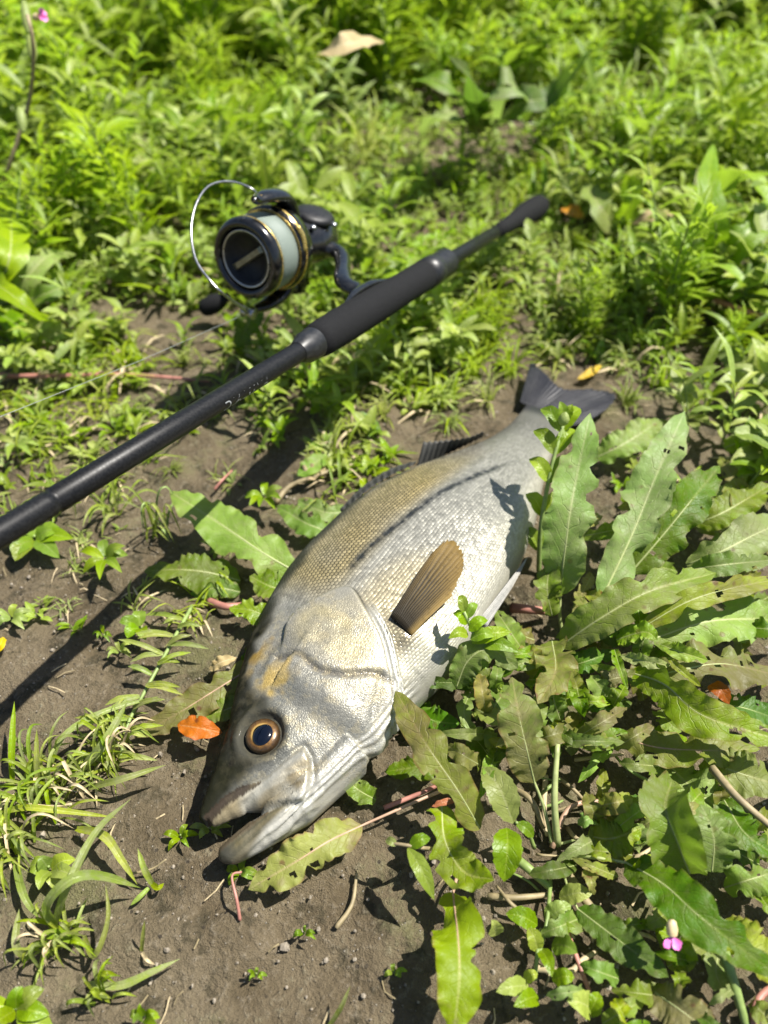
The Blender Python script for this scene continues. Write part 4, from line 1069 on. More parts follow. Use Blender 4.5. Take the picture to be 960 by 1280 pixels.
dock_leaf(lft, [(320, 870, .006), (285, 886, .012), (248, 896, .010)], 34, 'dock', seed=68, ruffle=.3, bites=4)
dock_leaf(lft, [(300, 740, .003), (270, 735, .007), (238, 742, .004)], 30, 'dock_dark', seed=69, ruffle=.2)
dock_leaf(lft, [(340, 800, .004), (322, 812, .010), (300, 830, .01)], 30, 'dock_dark', seed=70, ruffle=.2)
stalk(lft, [(262, 752, .003), (282, 758, .010), (306, 756, .006)], 5, 'stem_red')

# ------------------------------------------------------------------ small plants with their own leaves
def herb_leaf(plant, base, tip, wpx, mat='herb', z0=.01, z1=.015, zm=None, shape='oval', name='leaf', seed=0, **kw):
    b = at(*base, z0); t_ = at(*tip, z1)
    b[2] += float(gz(b[0], b[1])); t_[2] += float(gz(t_[0], t_[1]))
    m_ = (b + t_) / 2; m_[2] += (zm if zm is not None else .004)
    kw.setdefault('nu', 8); kw.setdefault('nv', 20); kw.setdefault('ruffle', .06); kw.setdefault('fold', .25); kw.setdefault('jag', .02)
    return obj(name, leaf_geo([b, m_, t_], wpx * pxm(m_), shape, hint=cam_hint(m_, kw.pop('k', .5)), seed=seed, **kw), M[mat], plant)

# bright sprig beside the tail
sp1 = plant_at('chickweed_sprig', 673, 720, 'upright bright green leafy sprig standing against the tail end of the fish', 'plant')
stalk(sp1, [(673, 722, .0), (676, 660, .040), (688, 590, .075), (706, 524, .098)], 3, 'stem_green', 'stem')
for i, (y, x, L, z) in enumerate([(690, 674, 34, .02), (648, 679, 36, .045), (606, 686, 40, .068), (570, 693, 42, .082), (540, 701, 40, .092)]):
    for sd in (-1, 1):
        herb_leaf(sp1, (x, y), (x + sd * L * .62, y - L * .8), 21, 'herb', z, z + .008, .005, seed=200 + i * 2 + sd, shape='oval', fold=.35)
herb_leaf(sp1, (706, 526), (700, 500), 14, 'herb', .10, .112, .002, seed=231)
herb_leaf(sp1, (706, 526), (716, 504), 13, 'herb', .10, .110, .002, seed=232)
bd = obj('bud', lathe(at(703, 532, .10), (0.1, .3, 1), [(0, .001), (.002, .0032), (.005, .0036), (.008, .0022), (.0095, .0002)], 12), M['herb_pale'], sp1)
# sprig at the belly
sp2 = plant_at('chickweed_sprig', 590, 815, 'small fresh green sprig pressed against the belly of the fish', 'plant')
stalk(sp2, [(610, 830, .0), (598, 805, .048), (580, 765, .072)], 2.5, 'stem_green', 'stem')
for i, (bx_, by_, tx, ty, w) in enumerate([(580, 768, 574, 745, 11), (582, 775, 597, 756, 11), (583, 782, 566, 768, 12), (586, 790, 610, 776, 13), (585, 795, 560, 800, 13), (588, 800, 618, 796, 14), (590, 805, 640, 790, 16), (598, 806, 650, 815, 16)]):
    herb_leaf(sp2, (bx_, by_), (tx, ty), w * 1.25, 'herb', .070 - i * .003, .074 - i * .003, .004, seed=240 + i, shape='lance')
# drooping seedling over the bare soil, its shadow beside it
sp3 = plant_at('seedling', 556, 1062, 'drooping two leaved seedling hanging over bare soil under the purple dock leaf', 'plant')
stalk(sp3, [(556, 1062, .006), (530, 1060, .034), (505, 1056, .038), (486, 1054, .034)], 2.5, 'stem_brown', 'stem')
herb_leaf(sp3, (510, 1060), (543, 1126), 22, 'herb_pale', .038, .030, .006, seed=260, shape='lance')
herb_leaf(sp3, (512, 1058), (538, 1048), 17, 'herb', .038, .040, .003, seed=261)
herb_leaf(sp3, (496, 1057), (482, 1050), 11, 'herb_pale', .036, .034, .002, seed=262)
# serrated leaves
sp4 = plant_at('nettle_weed', 662, 1030, 'weed with two large toothed oval leaves beside the dock stalks', 'plant')
stalk(sp4, [(668, 1060, .002), (658, 1036, .016), (645, 1028, .030)], 2.6, 'stem_green', 'stem')
herb_leaf(sp4, (642, 1028), (602, 960), 42, 'herb_pale', .030, .036, .008, seed=270, teeth=9, nu=10, nv=46)
herb_leaf(sp4, (634, 1034), (630, 1102), 40, 'herb', .030, .026, .008, seed=271, teeth=9, nu=10, nv=46)
herb_leaf(sp4, (645, 1028), (668, 1044), 17, 'herb', .03, .026, .003, seed=272, teeth=6)
# creeping mint like weed at the bottom
sp5 = plant_at('creeping_weed', 680, 1170, 'low creeping weed with small scalloped leaves below the dock stalks', 'plant')
stalk(sp5, [(688, 1100, .004), (684, 1150, .014), (672, 1200, .010)], 2.6, 'stem_green', 'stem')
stalk(sp5, [(700, 1140, .004), (722, 1200, .012), (745, 1262, .006)], 3.2, 'stem_red', 'stem')
for i, (bx_, by_, tx, ty, w) in enumerate([(672, 1156, 632, 1142, 27), (682, 1150, 715, 1130, 28), (690, 1180, 722, 1192, 30), (672, 1190, 660, 1160, 22), (676, 1186, 690, 1222, 20), (740, 1262, 708, 1250, 34),
                                          (690, 1225, 718, 1222, 22), (660, 1232, 620, 1240, 24), (672, 1245, 642, 1258, 24), (655, 1225, 672, 1218, 16), (692, 1165, 720, 1160, 18), (620, 1170, 614, 1150, 22), (735, 1270, 748, 1240, 24), (700, 1120, 742, 1115, 26)]):
    herb_leaf(sp5, (bx_, by_), (tx, ty), w, ['herb', 'herb_pale'][i % 2], .010, .015 + .004 * (i % 3), .004, seed=280 + i, teeth=5, nu=10, nv=30)
# weeds on the soil left of the fish
def rosette(px, py, label, leaves, wpx, Lpx, mat='herb', zt=.012, seed=0, group=None, shape='oval', name='seedling', ang0=0.0, cat='plant'):
    p = plant_at(name, px, py, label, cat, group); r = np.random.default_rng(seed)
    stalk(p, [(px, py, -.002), (px, py - 1, .004), (px + 1, py - 2, zt * .6)], max(1.4, wpx * .09), 'stem_green', 'stem')
    for i in range(leaves):
        a_ = ang0 + i * 2.4 + r.uniform(-.3, .3); L = Lpx * r.uniform(.7, 1.1)
        herb_leaf(p, (px + 2 * math.cos(a_), py + 1.5 * math.sin(a_)), (px + L * math.cos(a_), py + L * .75 * math.sin(a_)), wpx * r.uniform(.8, 1.1), mat, zt * .6, zt * r.uniform(.4, 1.4), .004, seed=seed * 50 + i, shape=shape, nv=14, nu=6)
    return p
rosette(42, 672, 'oval leaved seedling on soil beside the thread wrapped rod', 8, 26, 46, 'herb', .014, 1)
rosette(132, 700, 'seedling with narrow leaves sprawling on the soil behind the rod shadow', 7, 14, 36, 'herb', .018, 2, shape='lance')
rosette(176, 786, 'two leaved seedling beside the straw coloured runner', 4, 18, 30, 'herb', .012, 3, ang0=2.6)
rosette(16, 775, 'spidery little seedling by the yellow petal', 6, 9, 26, 'herb_pale', .010, 4, shape='lance')
rosette(18, 548, 'spidery seedling beside the fishing line', 8, 9, 30, 'herb_pale', .016, 5, shape='lance')
rosette(380, 1166, 'tiny green seedling alone on bare soil below the jaw', 5, 6, 17, 'herb', .008, 6, shape='lance')
rosette(320, 1218, 'tiny sprout on mossy soil below the tiny green seedling', 5, 5, 13, 'herb', .006, 7)
rosette(492, 1216, 'tiny sprout with red stem beside the long dock leaf', 4, 7, 16, 'herb', .006, 8)
rosette(150, 815, 'shrivelled pale weed on bare soil beside the rod shadow', 6, 6, 18, 'herb_pale', .008, 9, shape='lance')
rosette(130, 815 - 20, 'tiny pointed sprout beside the rod shadow', 5, 5, 14, 'herb', .006, 10, shape='lance')
rosette(225, 900 + 145, 'small lobed seedling beside the snout of the fish', 6, 9, 26, 'herb', .008, 11, shape='lance')
rosette(262, 1035, 'seedling under the lower lip of the fish', 6, 9, 26, 'herb_pale', .006, 12, shape='lance')
rosette(300, 1090, 'seedling in the shade of the lower jaw', 5, 10, 24, 'herb', .006, 13)
rosette(330, 620, 'fresh green sprig behind the pale dock leaf', 7, 10, 26, 'herb', .022, 14)
rosette(60, 1085, 'round leaved seedling at the foot of the grass tufts', 6, 22, 34, 'herb_pale', .012, 15, ang0=1.0)
rosette(180, 1272, 'fresh seedling at the edge of the grass', 6, 12, 24, 'herb', .02, 16)
rosette(20, 1262, 'broad leaved seedling beside the dying grass', 6, 26, 56, 'herb', .018, 17)

# pale runner with narrow leaves, creeping beside the head
run = plant_at('grass_runner', 235, 770, 'straw coloured grass runner with narrow side leaves beside the fish head', 'grass')
rpix = [(240, 758, .006), (222, 790, .010), (200, 830, .012), (178, 870, .010), (160, 905, .006), (150, 950, .004)]
stalk(run, rpix, 2.4, 'stem_green', 'stem')
RC = spline([at(*q) for q in rpix], 16); r2 = np.random.default_rng(17)
for i in range(26):
    b = RC[2 + i % 14] + np.array([0, 0, .003]); sd = 1 if i % 2 else -1
    a_ = r2.uniform(-.5, 1.0); L = r2.uniform(.012, .030)
    e = b + np.array([sd * L * math.cos(a_), -L * math.sin(a_) * .6, r2.uniform(-.003, .008)])
    obj('leaf', leaf_geo([b, (b + e) / 2 + np.array([0, 0, .003]), e], .0035, 'strap', hint=(0, -.3, 1), seed=900 + i, nu=4, nv=10, ruffle=.05, fold=.4), M['grass'], run)

# ------------------------------------------------------------------ grass tufts at the lower left, every blade a part
def blade(plant, pts, w, mat='grass', seed=0, k=.5, **kw):
    mid = pts[len(pts) // 2]
    kw.setdefault('fold', .45); kw.setdefault('ruffle', .04)
    return obj('blade', leaf_geo(pts, w, 'strap', hint=cam_hint(mid, k), seed=seed, nu=4, nv=22, jag=.03, **kw), M[mat], plant)
def tuft(px, py, label, n, Lpx, wpx, seed, spread=1.0, mats=('grass', 'grass', 'grass_lush', 'grass', 'grass', 'straw'), zt=.03, ang=None, group=None):
    p = plant_at('grass_tuft', px, py, label, 'grass', group); r = np.random.default_rng(seed)
    b0 = np.array(p.location)
    sc1 = pxm(b0)
    for i in range(n):
        a_ = r.uniform(0, 6.28) if ang is None else r.uniform(*ang)
        L = Lpx * sc1 * r.uniform(.55, 1.15); h = zt * r.uniform(.2, 1.3)
        b = b0 + np.array([r.normal(0, 6), r.normal(0, 6), 0]) * sc1 * spread
        dv = np.array([math.cos(a_), math.sin(a_), 0])
        sdv = np.array([-dv[1], dv[0], 0]) * r.normal(0, .12)
        e = b + (dv + sdv * 2) * L + np.array([0, 0, h * r.uniform(.1, .9)])
        blade(p, [b, b + (dv + sdv) * L * .35 + np.array([0, 0, h * .8]), b + (dv + sdv * 1.5) * L * .7 + np.array([0, 0, h]), e], wpx * sc1 * r.uniform(.6, 1.15), mats[int(r.integers(0, len(mats)))], seed * 100 + i)
    return p
t1 = tuft(60, 985, 'matted grass tuft with many pale blades at the tip of the rod shadow', 66, 60, 4.8, 21, 3.4, zt=.022)
t2 = tuft(140, 945, 'yellowish curled grass tuft beside the orange leaf', 60, 54, 4, 22, 1.8, zt=.025)
t3 = tuft(80, 1180, 'dying grass tuft with dried brown base on bare soil', 36, 48, 5, 23, 1.4, zt=.022)
t4 = tuft(20, 1050, 'grass tuft with long folded blades beside the round leaved seedling', 40, 64, 5, 24, 2.2, zt=.022)
t5 = tuft(140, 700 - 60, 'thin grass tuft beside the dark shaded dock leaf', 12, 52, 5, 25, 1.0, ('grass', 'grass'), .03)
t6 = tuft(200, 668, 'small wiry grass tuft between the rod and the pale dock leaf', 14, 40, 4, 26, 1.0, ('grass', 'stem_green'), .035)
t7 = tuft(130, 1240, 'short grass tuft in front of the dying one', 14, 34, 6, 27, 1.2, ('grass', 'grass_lush'), .02)
def pix_blade(plant, pix, wpx, mat='grass', seed=0, **kw):
    P = [at(x, y, z) for x, y, z in pix]
    return blade(plant, P, wpx * pxm(P[1]), mat, seed, **kw)
pix_blade(t4, [(16, 978, .002), (15, 940, .018), (18, 876, .030)], 9, 'grass_lush', 1)
pix_blade(t1, [(48, 985, .002), (46, 950, .02), (46, 910, .03)], 8, 'grass', 2)
pix_blade(t2, [(100, 965, .004), (130, 930, .022), (160, 876, .030)], 14, 'grass', 3)
pix_blade(t2, [(112, 985, .004), (150, 975, .018), (208, 956, .016)], 10, 'grass', 4)
pix_blade(t2, [(60, 965, .004), (80, 920, .02), (130, 890, .02), (200, 870, .012)], 9, 'grass', 5)
pix_blade(t1, [(96, 1036, .004), (130, 1045, .016), (152, 1075, .014), (172, 1106, .004)], 12, 'grass', 6)
pix_blade(t3, [(68, 1160, .004), (84, 1110, .030), (120, 1040, .03), (164, 998, .02)], 12, 'grass', 7)
pix_blade(t3, [(70, 1160, .004), (60, 1130, .030), (92, 1098, .04), (130, 1096, .03), (176, 1110, .008)], 15, 'grass', 8)
pix_blade(t3, [(110, 1230, .003), (150, 1232, .010), (190, 1215, .012), (226, 1198, .010)], 11, 'grass', 9)
pix_blade(t3, [(105, 1170, .004), (118, 1195, .016), (135, 1150, .024), (132, 1104, .028)], 8, 'grass', 10)
pix_blade(t3, [(30, 1195, .004), (20, 1180, .014), (24, 1136, .016)], 11, 'grass', 11)
pix_blade(t3, [(96, 1176, .010), (70, 1168, .016), (46, 1170, .014)], 14, 'dock_yellow', 12)
pix_blade(t1, [(20, 1080, .004), (30, 1120, .012), (50, 1150, .004)], 11, 'grass', 13)
pix_blade(t4, [(-10, 1020, .004), (30, 1010, .016), (80, 1014, .014), (146, 1022, .006)], 9, 'grass', 14)
lone = plant_at('grass_shoot', 178, 1185, 'single upright grass shoot alone on bare soil', 'grass')
pix_blade(lone, [(177, 1190, .0), (179, 1170, .012), (181, 1150, .022)], 6, 'grass', 15)
pix_blade(lone, [(177, 1190, .0), (184, 1200, .006), (194, 1206, .002)], 5, 'straw', 16)
lone2 = plant_at('grass_shoot', 190, 1105, 'small bent grass shoot with a fallen blade on bare soil', 'grass')
pix_blade(lone2, [(190, 1105, .002), (180, 1085, .014), (172, 1060, .018)], 9, 'grass', 17)
pix_blade(lone2, [(190, 1105, .002), (198, 1110, .006), (205, 1104, .004)], 8, 'grass_lush', 18)
pix_blade(lone2, [(186, 1110, .003), (176, 1120, .004), (163, 1132, .002)], 7, 'herb_pale', 19)
lone3 = plant_at('grass_shoot', 420, 1262, 'short grass shoot at the frame bottom beside the long dock leaf', 'grass')
pix_blade(lone3, [(410, 1285, .0), (426, 1260, .012), (438, 1232, .020)], 7, 'grass', 20)

# ------------------------------------------------------------------ litter lying about
M['orange'] = leaf_mat('fallen_orange_leaf', (.44, .17, .055), (.52, .24, .09), (.52, .30, .14), purple=.5, spots=1.0, trans=.25, rough=.5, nveins=5)
M['tan_leaf'] = leaf_mat('dead_tan_leaf', (.30, .22, .12), (.40, .31, .19), (.44, .36, .24), spots=.5, trans=.2, rough=.7, nveins=6)
M['yellow'] = leaf_mat('yellowed_leaf', (.48, .36, .05), (.55, .42, .07), (.55, .45, .14), spots=.5, trans=.3, nveins=6)
M['pinkp'] = plain('pink_petal', (.62, .14, .40), .5, gscale=300, wear=.4)
M['cream'] = plain('cream_calyx', (.50, .40, .22), .5, gscale=300, wear=.3)
def litter(name, pix, wpx, mat, label, cat='leaf', seed=0, shape='oval', **kw):
    P = [at(x, y, z + max(0, float(gz(*at(x, y, z)[:2])))) for x, y, z in pix]
    kw.setdefault('nu', 10); kw.setdefault('nv', 24); kw.setdefault('ruffle', .15)
    return tag(obj(name, leaf_geo(P, wpx * pxm(P[1]), shape, hint=cam_hint(P[1], .5), seed=seed, **kw), M[mat], origin=P[0]), label, cat)
litter('fallen_leaf', [(222, 906, .014), (248, 910, .018), (278, 916, .015)], 30, 'orange', 'spotted orange fallen leaf lying in front of the fish eye', seed=1, bites=1)
litter('dead_leaf', [(365, 600, .004), (385, 592, .012), (408, 585, .008)], 24, 'tan_leaf', 'crumpled tan dead leaf behind the fish back', seed=2, ruffle=.4)
litter('fallen_leaf', [(372, 594, .012), (390, 582, .014), (408, 568, .012)], 26, 'dock', 'small green fallen leaf resting on the crumpled tan one', seed=3)
litter('dead_leaf', [(722, 474, .004), (738, 466, .006), (752, 456, .006)], 11, 'yellow', 'yellow dead leaf lying behind the tail fin', seed=4)
litter('dead_leaf', [(262, 838, .008), (276, 828, .014), (296, 822, .012)], 16, 'tan_leaf', 'curled tan dead leaf tucked beside the fish forehead', seed=5, ruffle=.35)
litter('petal', [(-8, 815, .004), (0, 806, .010), (4, 796, .008)], 14, 'yellow', 'bright yellow petal on the bare soil', 'petal', seed=6)
litter('fallen_leaf', [(540, 1008, .004), (555, 1003, .006), (572, 1000, .004)], 10, 'orange', 'orange leaf scrap under the purple dock leaf', seed=8)
litter('fallen_leaf', [(885, 858, .040), (900, 862, .046), (912, 880, .040)], 20, 'orange', 'pinkish orange leaf scrap caught among the dock leaves', seed=9)
litter('fallen_leaf', [(706, 258, .03), (716, 264, .034), (730, 272, .03)], 22, 'orange', 'orange dead leaf behind the rod butt', seed=10)
litter('dead_leaf', [(395, 72, .14), (430, 55, .17), (480, 52, .15)], 34, 'tan_leaf', 'large bleached leaf arching over the far weeds', seed=11, ruffle=.12)
litter('dead_leaf', [(790, 280, .04), (812, 270, .05), (842, 268, .04)], 18, 'tan_leaf', 'bleached curled leaf among weeds right of the rod butt', seed=12)
def twig(name, pix, rpx, mat, label, cat='twig'):
    P = [at(x, y, z + max(0, float(gz(*at(x, y, z)[:2])))) for x, y, z in pix]; n = 6 * len(P)
    return tag(obj(name, tube(spline(P, n), np.linspace(1.1, .6, n) * rpx * pxm(P[1]), 7), M[mat], origin=P[0]), label, cat)
twig('red_stem', [(-20, 469, .006), (60, 470, .010), (150, 468, .010), (262, 476, .004)], 3.2, 'stem_red', 'long smooth pinkish red stem lying on soil behind the rod', 'stem')
twig('twig', [(345, 628, .004), (362, 608, .008), (392, 596, .010), (430, 583, .006), (450, 580, .004)], 3.2, 'stem_brown', 'crooked brown twig on soil behind the fish back')
twig('straw', [(88, 547, .002), (104, 540, .004), (122, 534, .003)], 3.4, 'straw', 'short piece of pale straw on soil below the rod', 'straw')
twig('red_stem', [(268, 612, .003), (278, 600, .007), (290, 588, .004)], 1.8, 'stem_red', 'short thin red stem beside the tip of the pale dock leaf', 'stem')
twig('twig', [(165, 1092, .003), (190, 1086, .006), (208, 1074, .010)], 1.6, 'stem_brown', 'thin brown twig beside the bent grass shoot')
twig('twig', [(90, 1005, .014), (64, 1008, .012), (20, 1003, .010), (-8, 1003, .006)], 1.5, 'straw', 'thin straw lying across the matted grass')
twig('red_stem', [(300, 1150, .003), (296, 1125, .010), (290, 1095, .012), (302, 1090, .010)], 2.2, 'stem_red', 'withered reddish stem under the lower jaw', 'stem')
twig('red_stem', [(895, 375, .03), (930, 388, .034), (985, 406, .03)], 4, 'stem_red', 'pinkish red stem among weeds at the soil edge', 'stem')
twig('twig', [(420, 1160, .002), (440, 1130, .003), (446, 1090, .002)], 3, 'stem_brown', 'half buried dark root in the soil below the jaw')
# pink flower bud at the lower right
fb = plant_at('flower_bud', 840, 1165, 'small pink and cream flower bud held among dark dock leaves', 'flower')
b = at(840, 1152, .050)
stalk(fb, [(842, 1180, .004), (838, 1165, .03), (839, 1152, .048)], 1.8, 'stem_green', 'stem')
obj('calyx', lathe(b, (0, -.5, -.5), [(-.001, .0003), (0, .0018), (.003, .0025), (.0055, .0022)], 14), M['cream'], fb)
for i in range(5):
    a_ = i * 1.257; c0 = b + nrm(np.array([0, -.5, -.5])) * .006; dv = nrm(np.array([math.cos(a_) * .55, -.6 + .2 * math.sin(a_), -.5 + .4 * math.sin(a_)]))
    obj('petal', leaf_geo([c0, c0 + dv * .003, c0 + dv * .006], .0042, 'spoon', hint=(0, -1, 1), seed=i, nu=4, nv=8, ruffle=.2), M['pinkp'], fb)

# ------------------------------------------------------------------ docks farther back
far1 = plant_at('dock_plant', 600, 170, 'far dock with broad drooping leaves above a dark gap behind the short grass')
for i, (pix, w, mt) in enumerate([
    ([(600, 165, .03), (575, 120, .13), (540, 98, .15), (512, 104, .12)], 38, 'dock'), ([(605, 160, .03), (620, 110, .12), (645, 110, .12), (662, 145, .07)], 48, 'dock_pale'),
    ([(600, 165, .03), (560, 140, .09), (540, 150, .07), (528, 172, .03)], 36, 'dock_pale'), ([(600, 165, .03), (590, 100, .15), (560, 70, .18)], 40, 'dock_dark'),
    ([(610, 165, .03), (650, 130, .10), (690, 120, .10), (740, 62, .16)], 40, 'dock_dark'), ([(600, 168, .03), (600, 140, .09), (586, 150, .06)], 34, 'dock')]):
    dock_leaf(far1, pix, w, mt, seed=400 + i, nu=8, nv=20, ruffle=.2)
far2 = plant_at('dock_plant', 760, 300, 'dock with one pale sunlit leaf beside the rod butt')
for i, (pix, w, mt) in enumerate([([(772, 282, .02), (752, 262, .05), (732, 230, .06)], 44, 'dock_pale'), ([(770, 285, .02), (790, 250, .06), (780, 218, .07)], 34, 'herb'), ([(770, 290, .02), (812, 268, .05), (845, 275, .04)], 28, 'dock')]):
    dock_leaf(far2, pix, w, mt, seed=420 + i, nu=8, nv=20)
far3 = plant_at('dock_plant', 880, 350, 'lush dock at the right edge behind the bare soil patch')
for i, (pix, w, mt) in enumerate([([(880, 345, .02), (895, 290, .09), (886, 230, .12), (892, 180, .13)], 34, 'herb'), ([(885, 345, .02), (925, 300, .08), (985, 250, .09)], 50, 'herb'), ([(880, 350, .02), (850, 330, .06), (800, 360, .02)], 30, 'dock_yellow'),
                                  ([(890, 352, .02), (930, 345, .06), (985, 340, .05)], 44, 'dock_dark'), ([(892, 430, .004), (912, 440, .02), (920, 470, .01)], 34, 'dock_pale'), ([(885, 350, .03), (908, 310, .07), (925, 330, .04)], 30, 'herb_pale'), ([(885, 352, .03), (860, 300, .07), (840, 280, .06)], 32, 'dock_dark')]):
    dock_leaf(far3, pix, w, mt, seed=430 + i, nu=8, nv=20)
far4 = plant_at('dock_plant', 15, 372, 'lush broad leaved dock at the left edge behind the red stem')
for i, (pix, w, mt) in enumerate([([(-10, 372, .02), (10, 330, .07), (14, 280, .08), (8, 235, .08)], 44, 'herb'), ([(-20, 345, .04), (10, 365, .07), (40, 388, .06), (82, 408, .02)], 36, 'herb'), ([(-10, 380, .02), (30, 350, .05), (60, 320, .06), (95, 318, .04)], 34, 'dock_pale'),
                                  ([(-15, 385, .02), (20, 405, .03), (45, 430, .01)], 34, 'herb'), ([(10, 380, .02), (50, 370, .05), (90, 352, .05)], 36, 'dock'), ([(20, 400, .01), (60, 410, .03), (110, 425, .01)], 34, 'herb_pale')]):
    dock_leaf(far4, pix, w, mt, seed=440 + i, nu=8, nv=20, ruffle=.12)
far5 = plant_at('dock_plant', 300, 410, 'single broad grey green dock leaf hanging under the reel')
dock_leaf(far5, [(330, 372, .06), (312, 400, .04), (302, 425, .02), (296, 440, .008)], 36, 'dock_dark', seed=460)
dock_leaf(far5, [(360, 385, .03), (330, 205, .16), (335, 180, .17)], 22, 'herb', seed=461)

# campion stalk with a pink flower at the far left
camp = plant_at('campion_plant', -25, 330, 'thin campion stalk with pale buds and one pink flower', 'flower')
stalk(camp, [(-25, 330, 0), (8, 218, .10), (36, 130, .16), (42, 60, .21), (34, 18, .235)], 2.6, 'stem_brown', 'stem')
for i, (x, y, z, L) in enumerate([(40, 60, .205, 34), (33, 22, .23, 40), (27, 150, .155, 30)]):
    c0 = at(x, y, z); sc1 = pxm(c0)
    obj('bud', lathe(c0, nrm(UP + np.array([-.15, 0, 0])), [(-L * .5 * sc1, 2 * sc1), (-L * .2 * sc1, 6 * sc1), (L * .2 * sc1, 6 * sc1), (L * .5 * sc1, 3 * sc1), (L * .55 * sc1, .2 * sc1)], 12), M['herb_pale'], camp)
fc0 = at(44, 22, .225); sc1 = pxm(fc0)
obj('calyx', lathe(fc0, (1, .2, .3), [(-4 * sc1, 1 * sc1), (0, 4.5 * sc1), (5 * sc1, 4 * sc1)], 12), M['cream'], camp)
for i in range(5):
    a_ = i * 1.257; c0 = fc0 + nrm(np.array([1, .2, .3])) * 5 * sc1; dv = nrm(np.array([.8, .6 * math.cos(a_), .6 * math.sin(a_) + .2]))
    obj('petal', leaf_geo([c0, c0 + dv * 6 * sc1, c0 + dv * 11 * sc1], 9 * sc1, 'spoon', hint=(0, -1, 1), seed=i, nu=4, nv=8, ruffle=.2), M['pinkp'], camp)

# ------------------------------------------------------------------ weeds built once and copied
def one_mesh(name, fn, mats, seed):
    g = Geo(); fn(g, np.random.default_rng(seed))
    return mesh_of(name, g, mats, (0, 0, 0))
def v3(*a): return np.array(a, float)
def feathery(g, r):
    for s_ in range(int(r.integers(3, 5))):
        a0 = r.uniform(0, 6.28); H = r.uniform(.08, .13); ln = r.uniform(.15, .5)
        C = spline([v3(0, 0, 0), v3(math.cos(a0) * H * ln * .4, math.sin(a0) * H * ln * .4, H * .55), v3(math.cos(a0) * H * ln, math.sin(a0) * H * ln, H)], 12)
        tube(C, np.linspace(.0013, .0006, 12), 4, False, g, 1)
        for i in range(24):
            b = C[int(2 + i * 9 / 24)]; a_ = i * 2.4 + r.uniform(-.4, .4); L = r.uniform(.024, .044) * (1.15 - .4 * i / 24)
            dv = v3(math.cos(a_), math.sin(a_), r.uniform(.2, .9)); e = b + dv * L
            leaf_geo([b, b + dv * L * .5 + v3(0, 0, .003), e - v3(0, 0, .003)], r.uniform(.0042, .0068), 'lance', hint=(0, 0, 1), g=g, nu=2, nv=5, seed=int(r.integers(1e6)), ruffle=0, fold=.3)
def broad(g, r):
    for s_ in range(int(r.integers(2, 4))):
        a0 = r.uniform(0, 6.28); H = r.uniform(.045, .085); ln = r.uniform(.2, .7)
        C = spline([v3(0, 0, 0), v3(math.cos(a0) * H * ln * .4, math.sin(a0) * H * ln * .4, H * .55), v3(math.cos(a0) * H * ln, math.sin(a0) * H * ln, H)], 10)
        tube(C, np.linspace(.0015, .0007, 10), 4, False, g, 1)
        for i in range(9):
            b = C[min(9, 2 + i)]; a_ = a0 + i * 1.57 + r.uniform(-.3, .3); L = r.uniform(.024, .044)
            dv = v3(math.cos(a_), math.sin(a_), r.uniform(.0, .7))
            leaf_geo([b, b + dv * L * .55 + v3(0, 0, .003), b + dv * L - v3(0, 0, .002)], L * r.uniform(.36, .52), 'oval', hint=(0, 0, 1), g=g, nu=4, nv=8, seed=int(r.integers(1e6)), ruffle=.08, fold=.3)
def clump(g, r):
    for i in range(26):
        a_ = r.uniform(0, 6.28); L = r.uniform(.035, .085); b = v3(r.normal(0, .007), r.normal(0, .007), 0)
        dv = v3(math.cos(a_), math.sin(a_), 0); h = L * r.uniform(.35, .9)
        leaf_geo([b, b + dv * L * .25 + v3(0, 0, h * .7), b + dv * L * .7 + v3(0, 0, h * r.uniform(.4, 1.0))], r.uniform(.0026, .0052), 'strap', hint=dv * -.4 + v3(0, 0, 1), g=g, nu=2, nv=7, seed=int(r.integers(1e6)), ruffle=0, fold=.35)
def lanceolate(g, r):
    H = r.uniform(.05, .09); a0 = r.uniform(0, 6.28)
    C = spline([v3(0, 0, 0), v3(math.cos(a0) * H * .2, math.sin(a0) * H * .2, H * .6), v3(math.cos(a0) * H * .5, math.sin(a0) * H * .5, H)], 10)
    tube(C, np.linspace(.0014, .0007, 10), 4, False, g, 1)
    for i in range(14):
        b = C[min(9, 1 + i * 9 // 14)]; a_ = i * 1.6 + r.uniform(-.3, .3); L = r.uniform(.028, .052)
        dv = v3(math.cos(a_), math.sin(a_), r.uniform(.1, .9))
        leaf_geo([b, b + dv * L * .5 + v3(0, 0, .004), b + dv * L - v3(0, 0, .004)], L * r.uniform(.18, .27), 'lance', hint=(0, 0, 1), g=g, nu=4, nv=8, seed=int(r.integers(1e6)), ruffle=.05, fold=.35)
def reed(g, r):
    for i in range(16):
        b = v3(r.normal(0, .03), r.normal(0, .03), 0); H = r.uniform(.25, .5); a_ = r.uniform(0, 6.28); dv = v3(math.cos(a_), math.sin(a_), 0)
        leaf_geo([b, b + dv * .02 + v3(0, 0, H * .6), b + dv * r.uniform(.03, .12) + v3(0, 0, H)], r.uniform(.005, .009), 'strap', hint=dv * -1 + v3(0, 0, .3), g=g, nu=2, nv=8, seed=int(r.integers(1e6)), ruffle=0, fold=.35)
def wiry(g, r):
    for i in range(18):
        a_ = r.uniform(0, 6.28); L = r.uniform(.018, .05); b = v3(r.normal(0, .009), r.normal(0, .009), 0)
        dv = v3(math.cos(a_), math.sin(a_), 0); h = L * r.uniform(.15, .6)
        leaf_geo([b, b + dv * L * .3 + v3(0, 0, h * .8), b + dv * L * .8 + v3(0, 0, h * r.uniform(.3, 1.0))], r.uniform(.0014, .0028), 'strap', hint=dv * -.4 + v3(0, 0, 1), g=g, nu=2, nv=7, seed=int(r.integers(1e6)), ruffle=0, fold=.35, m=1 if i % 6 == 0 else 0)
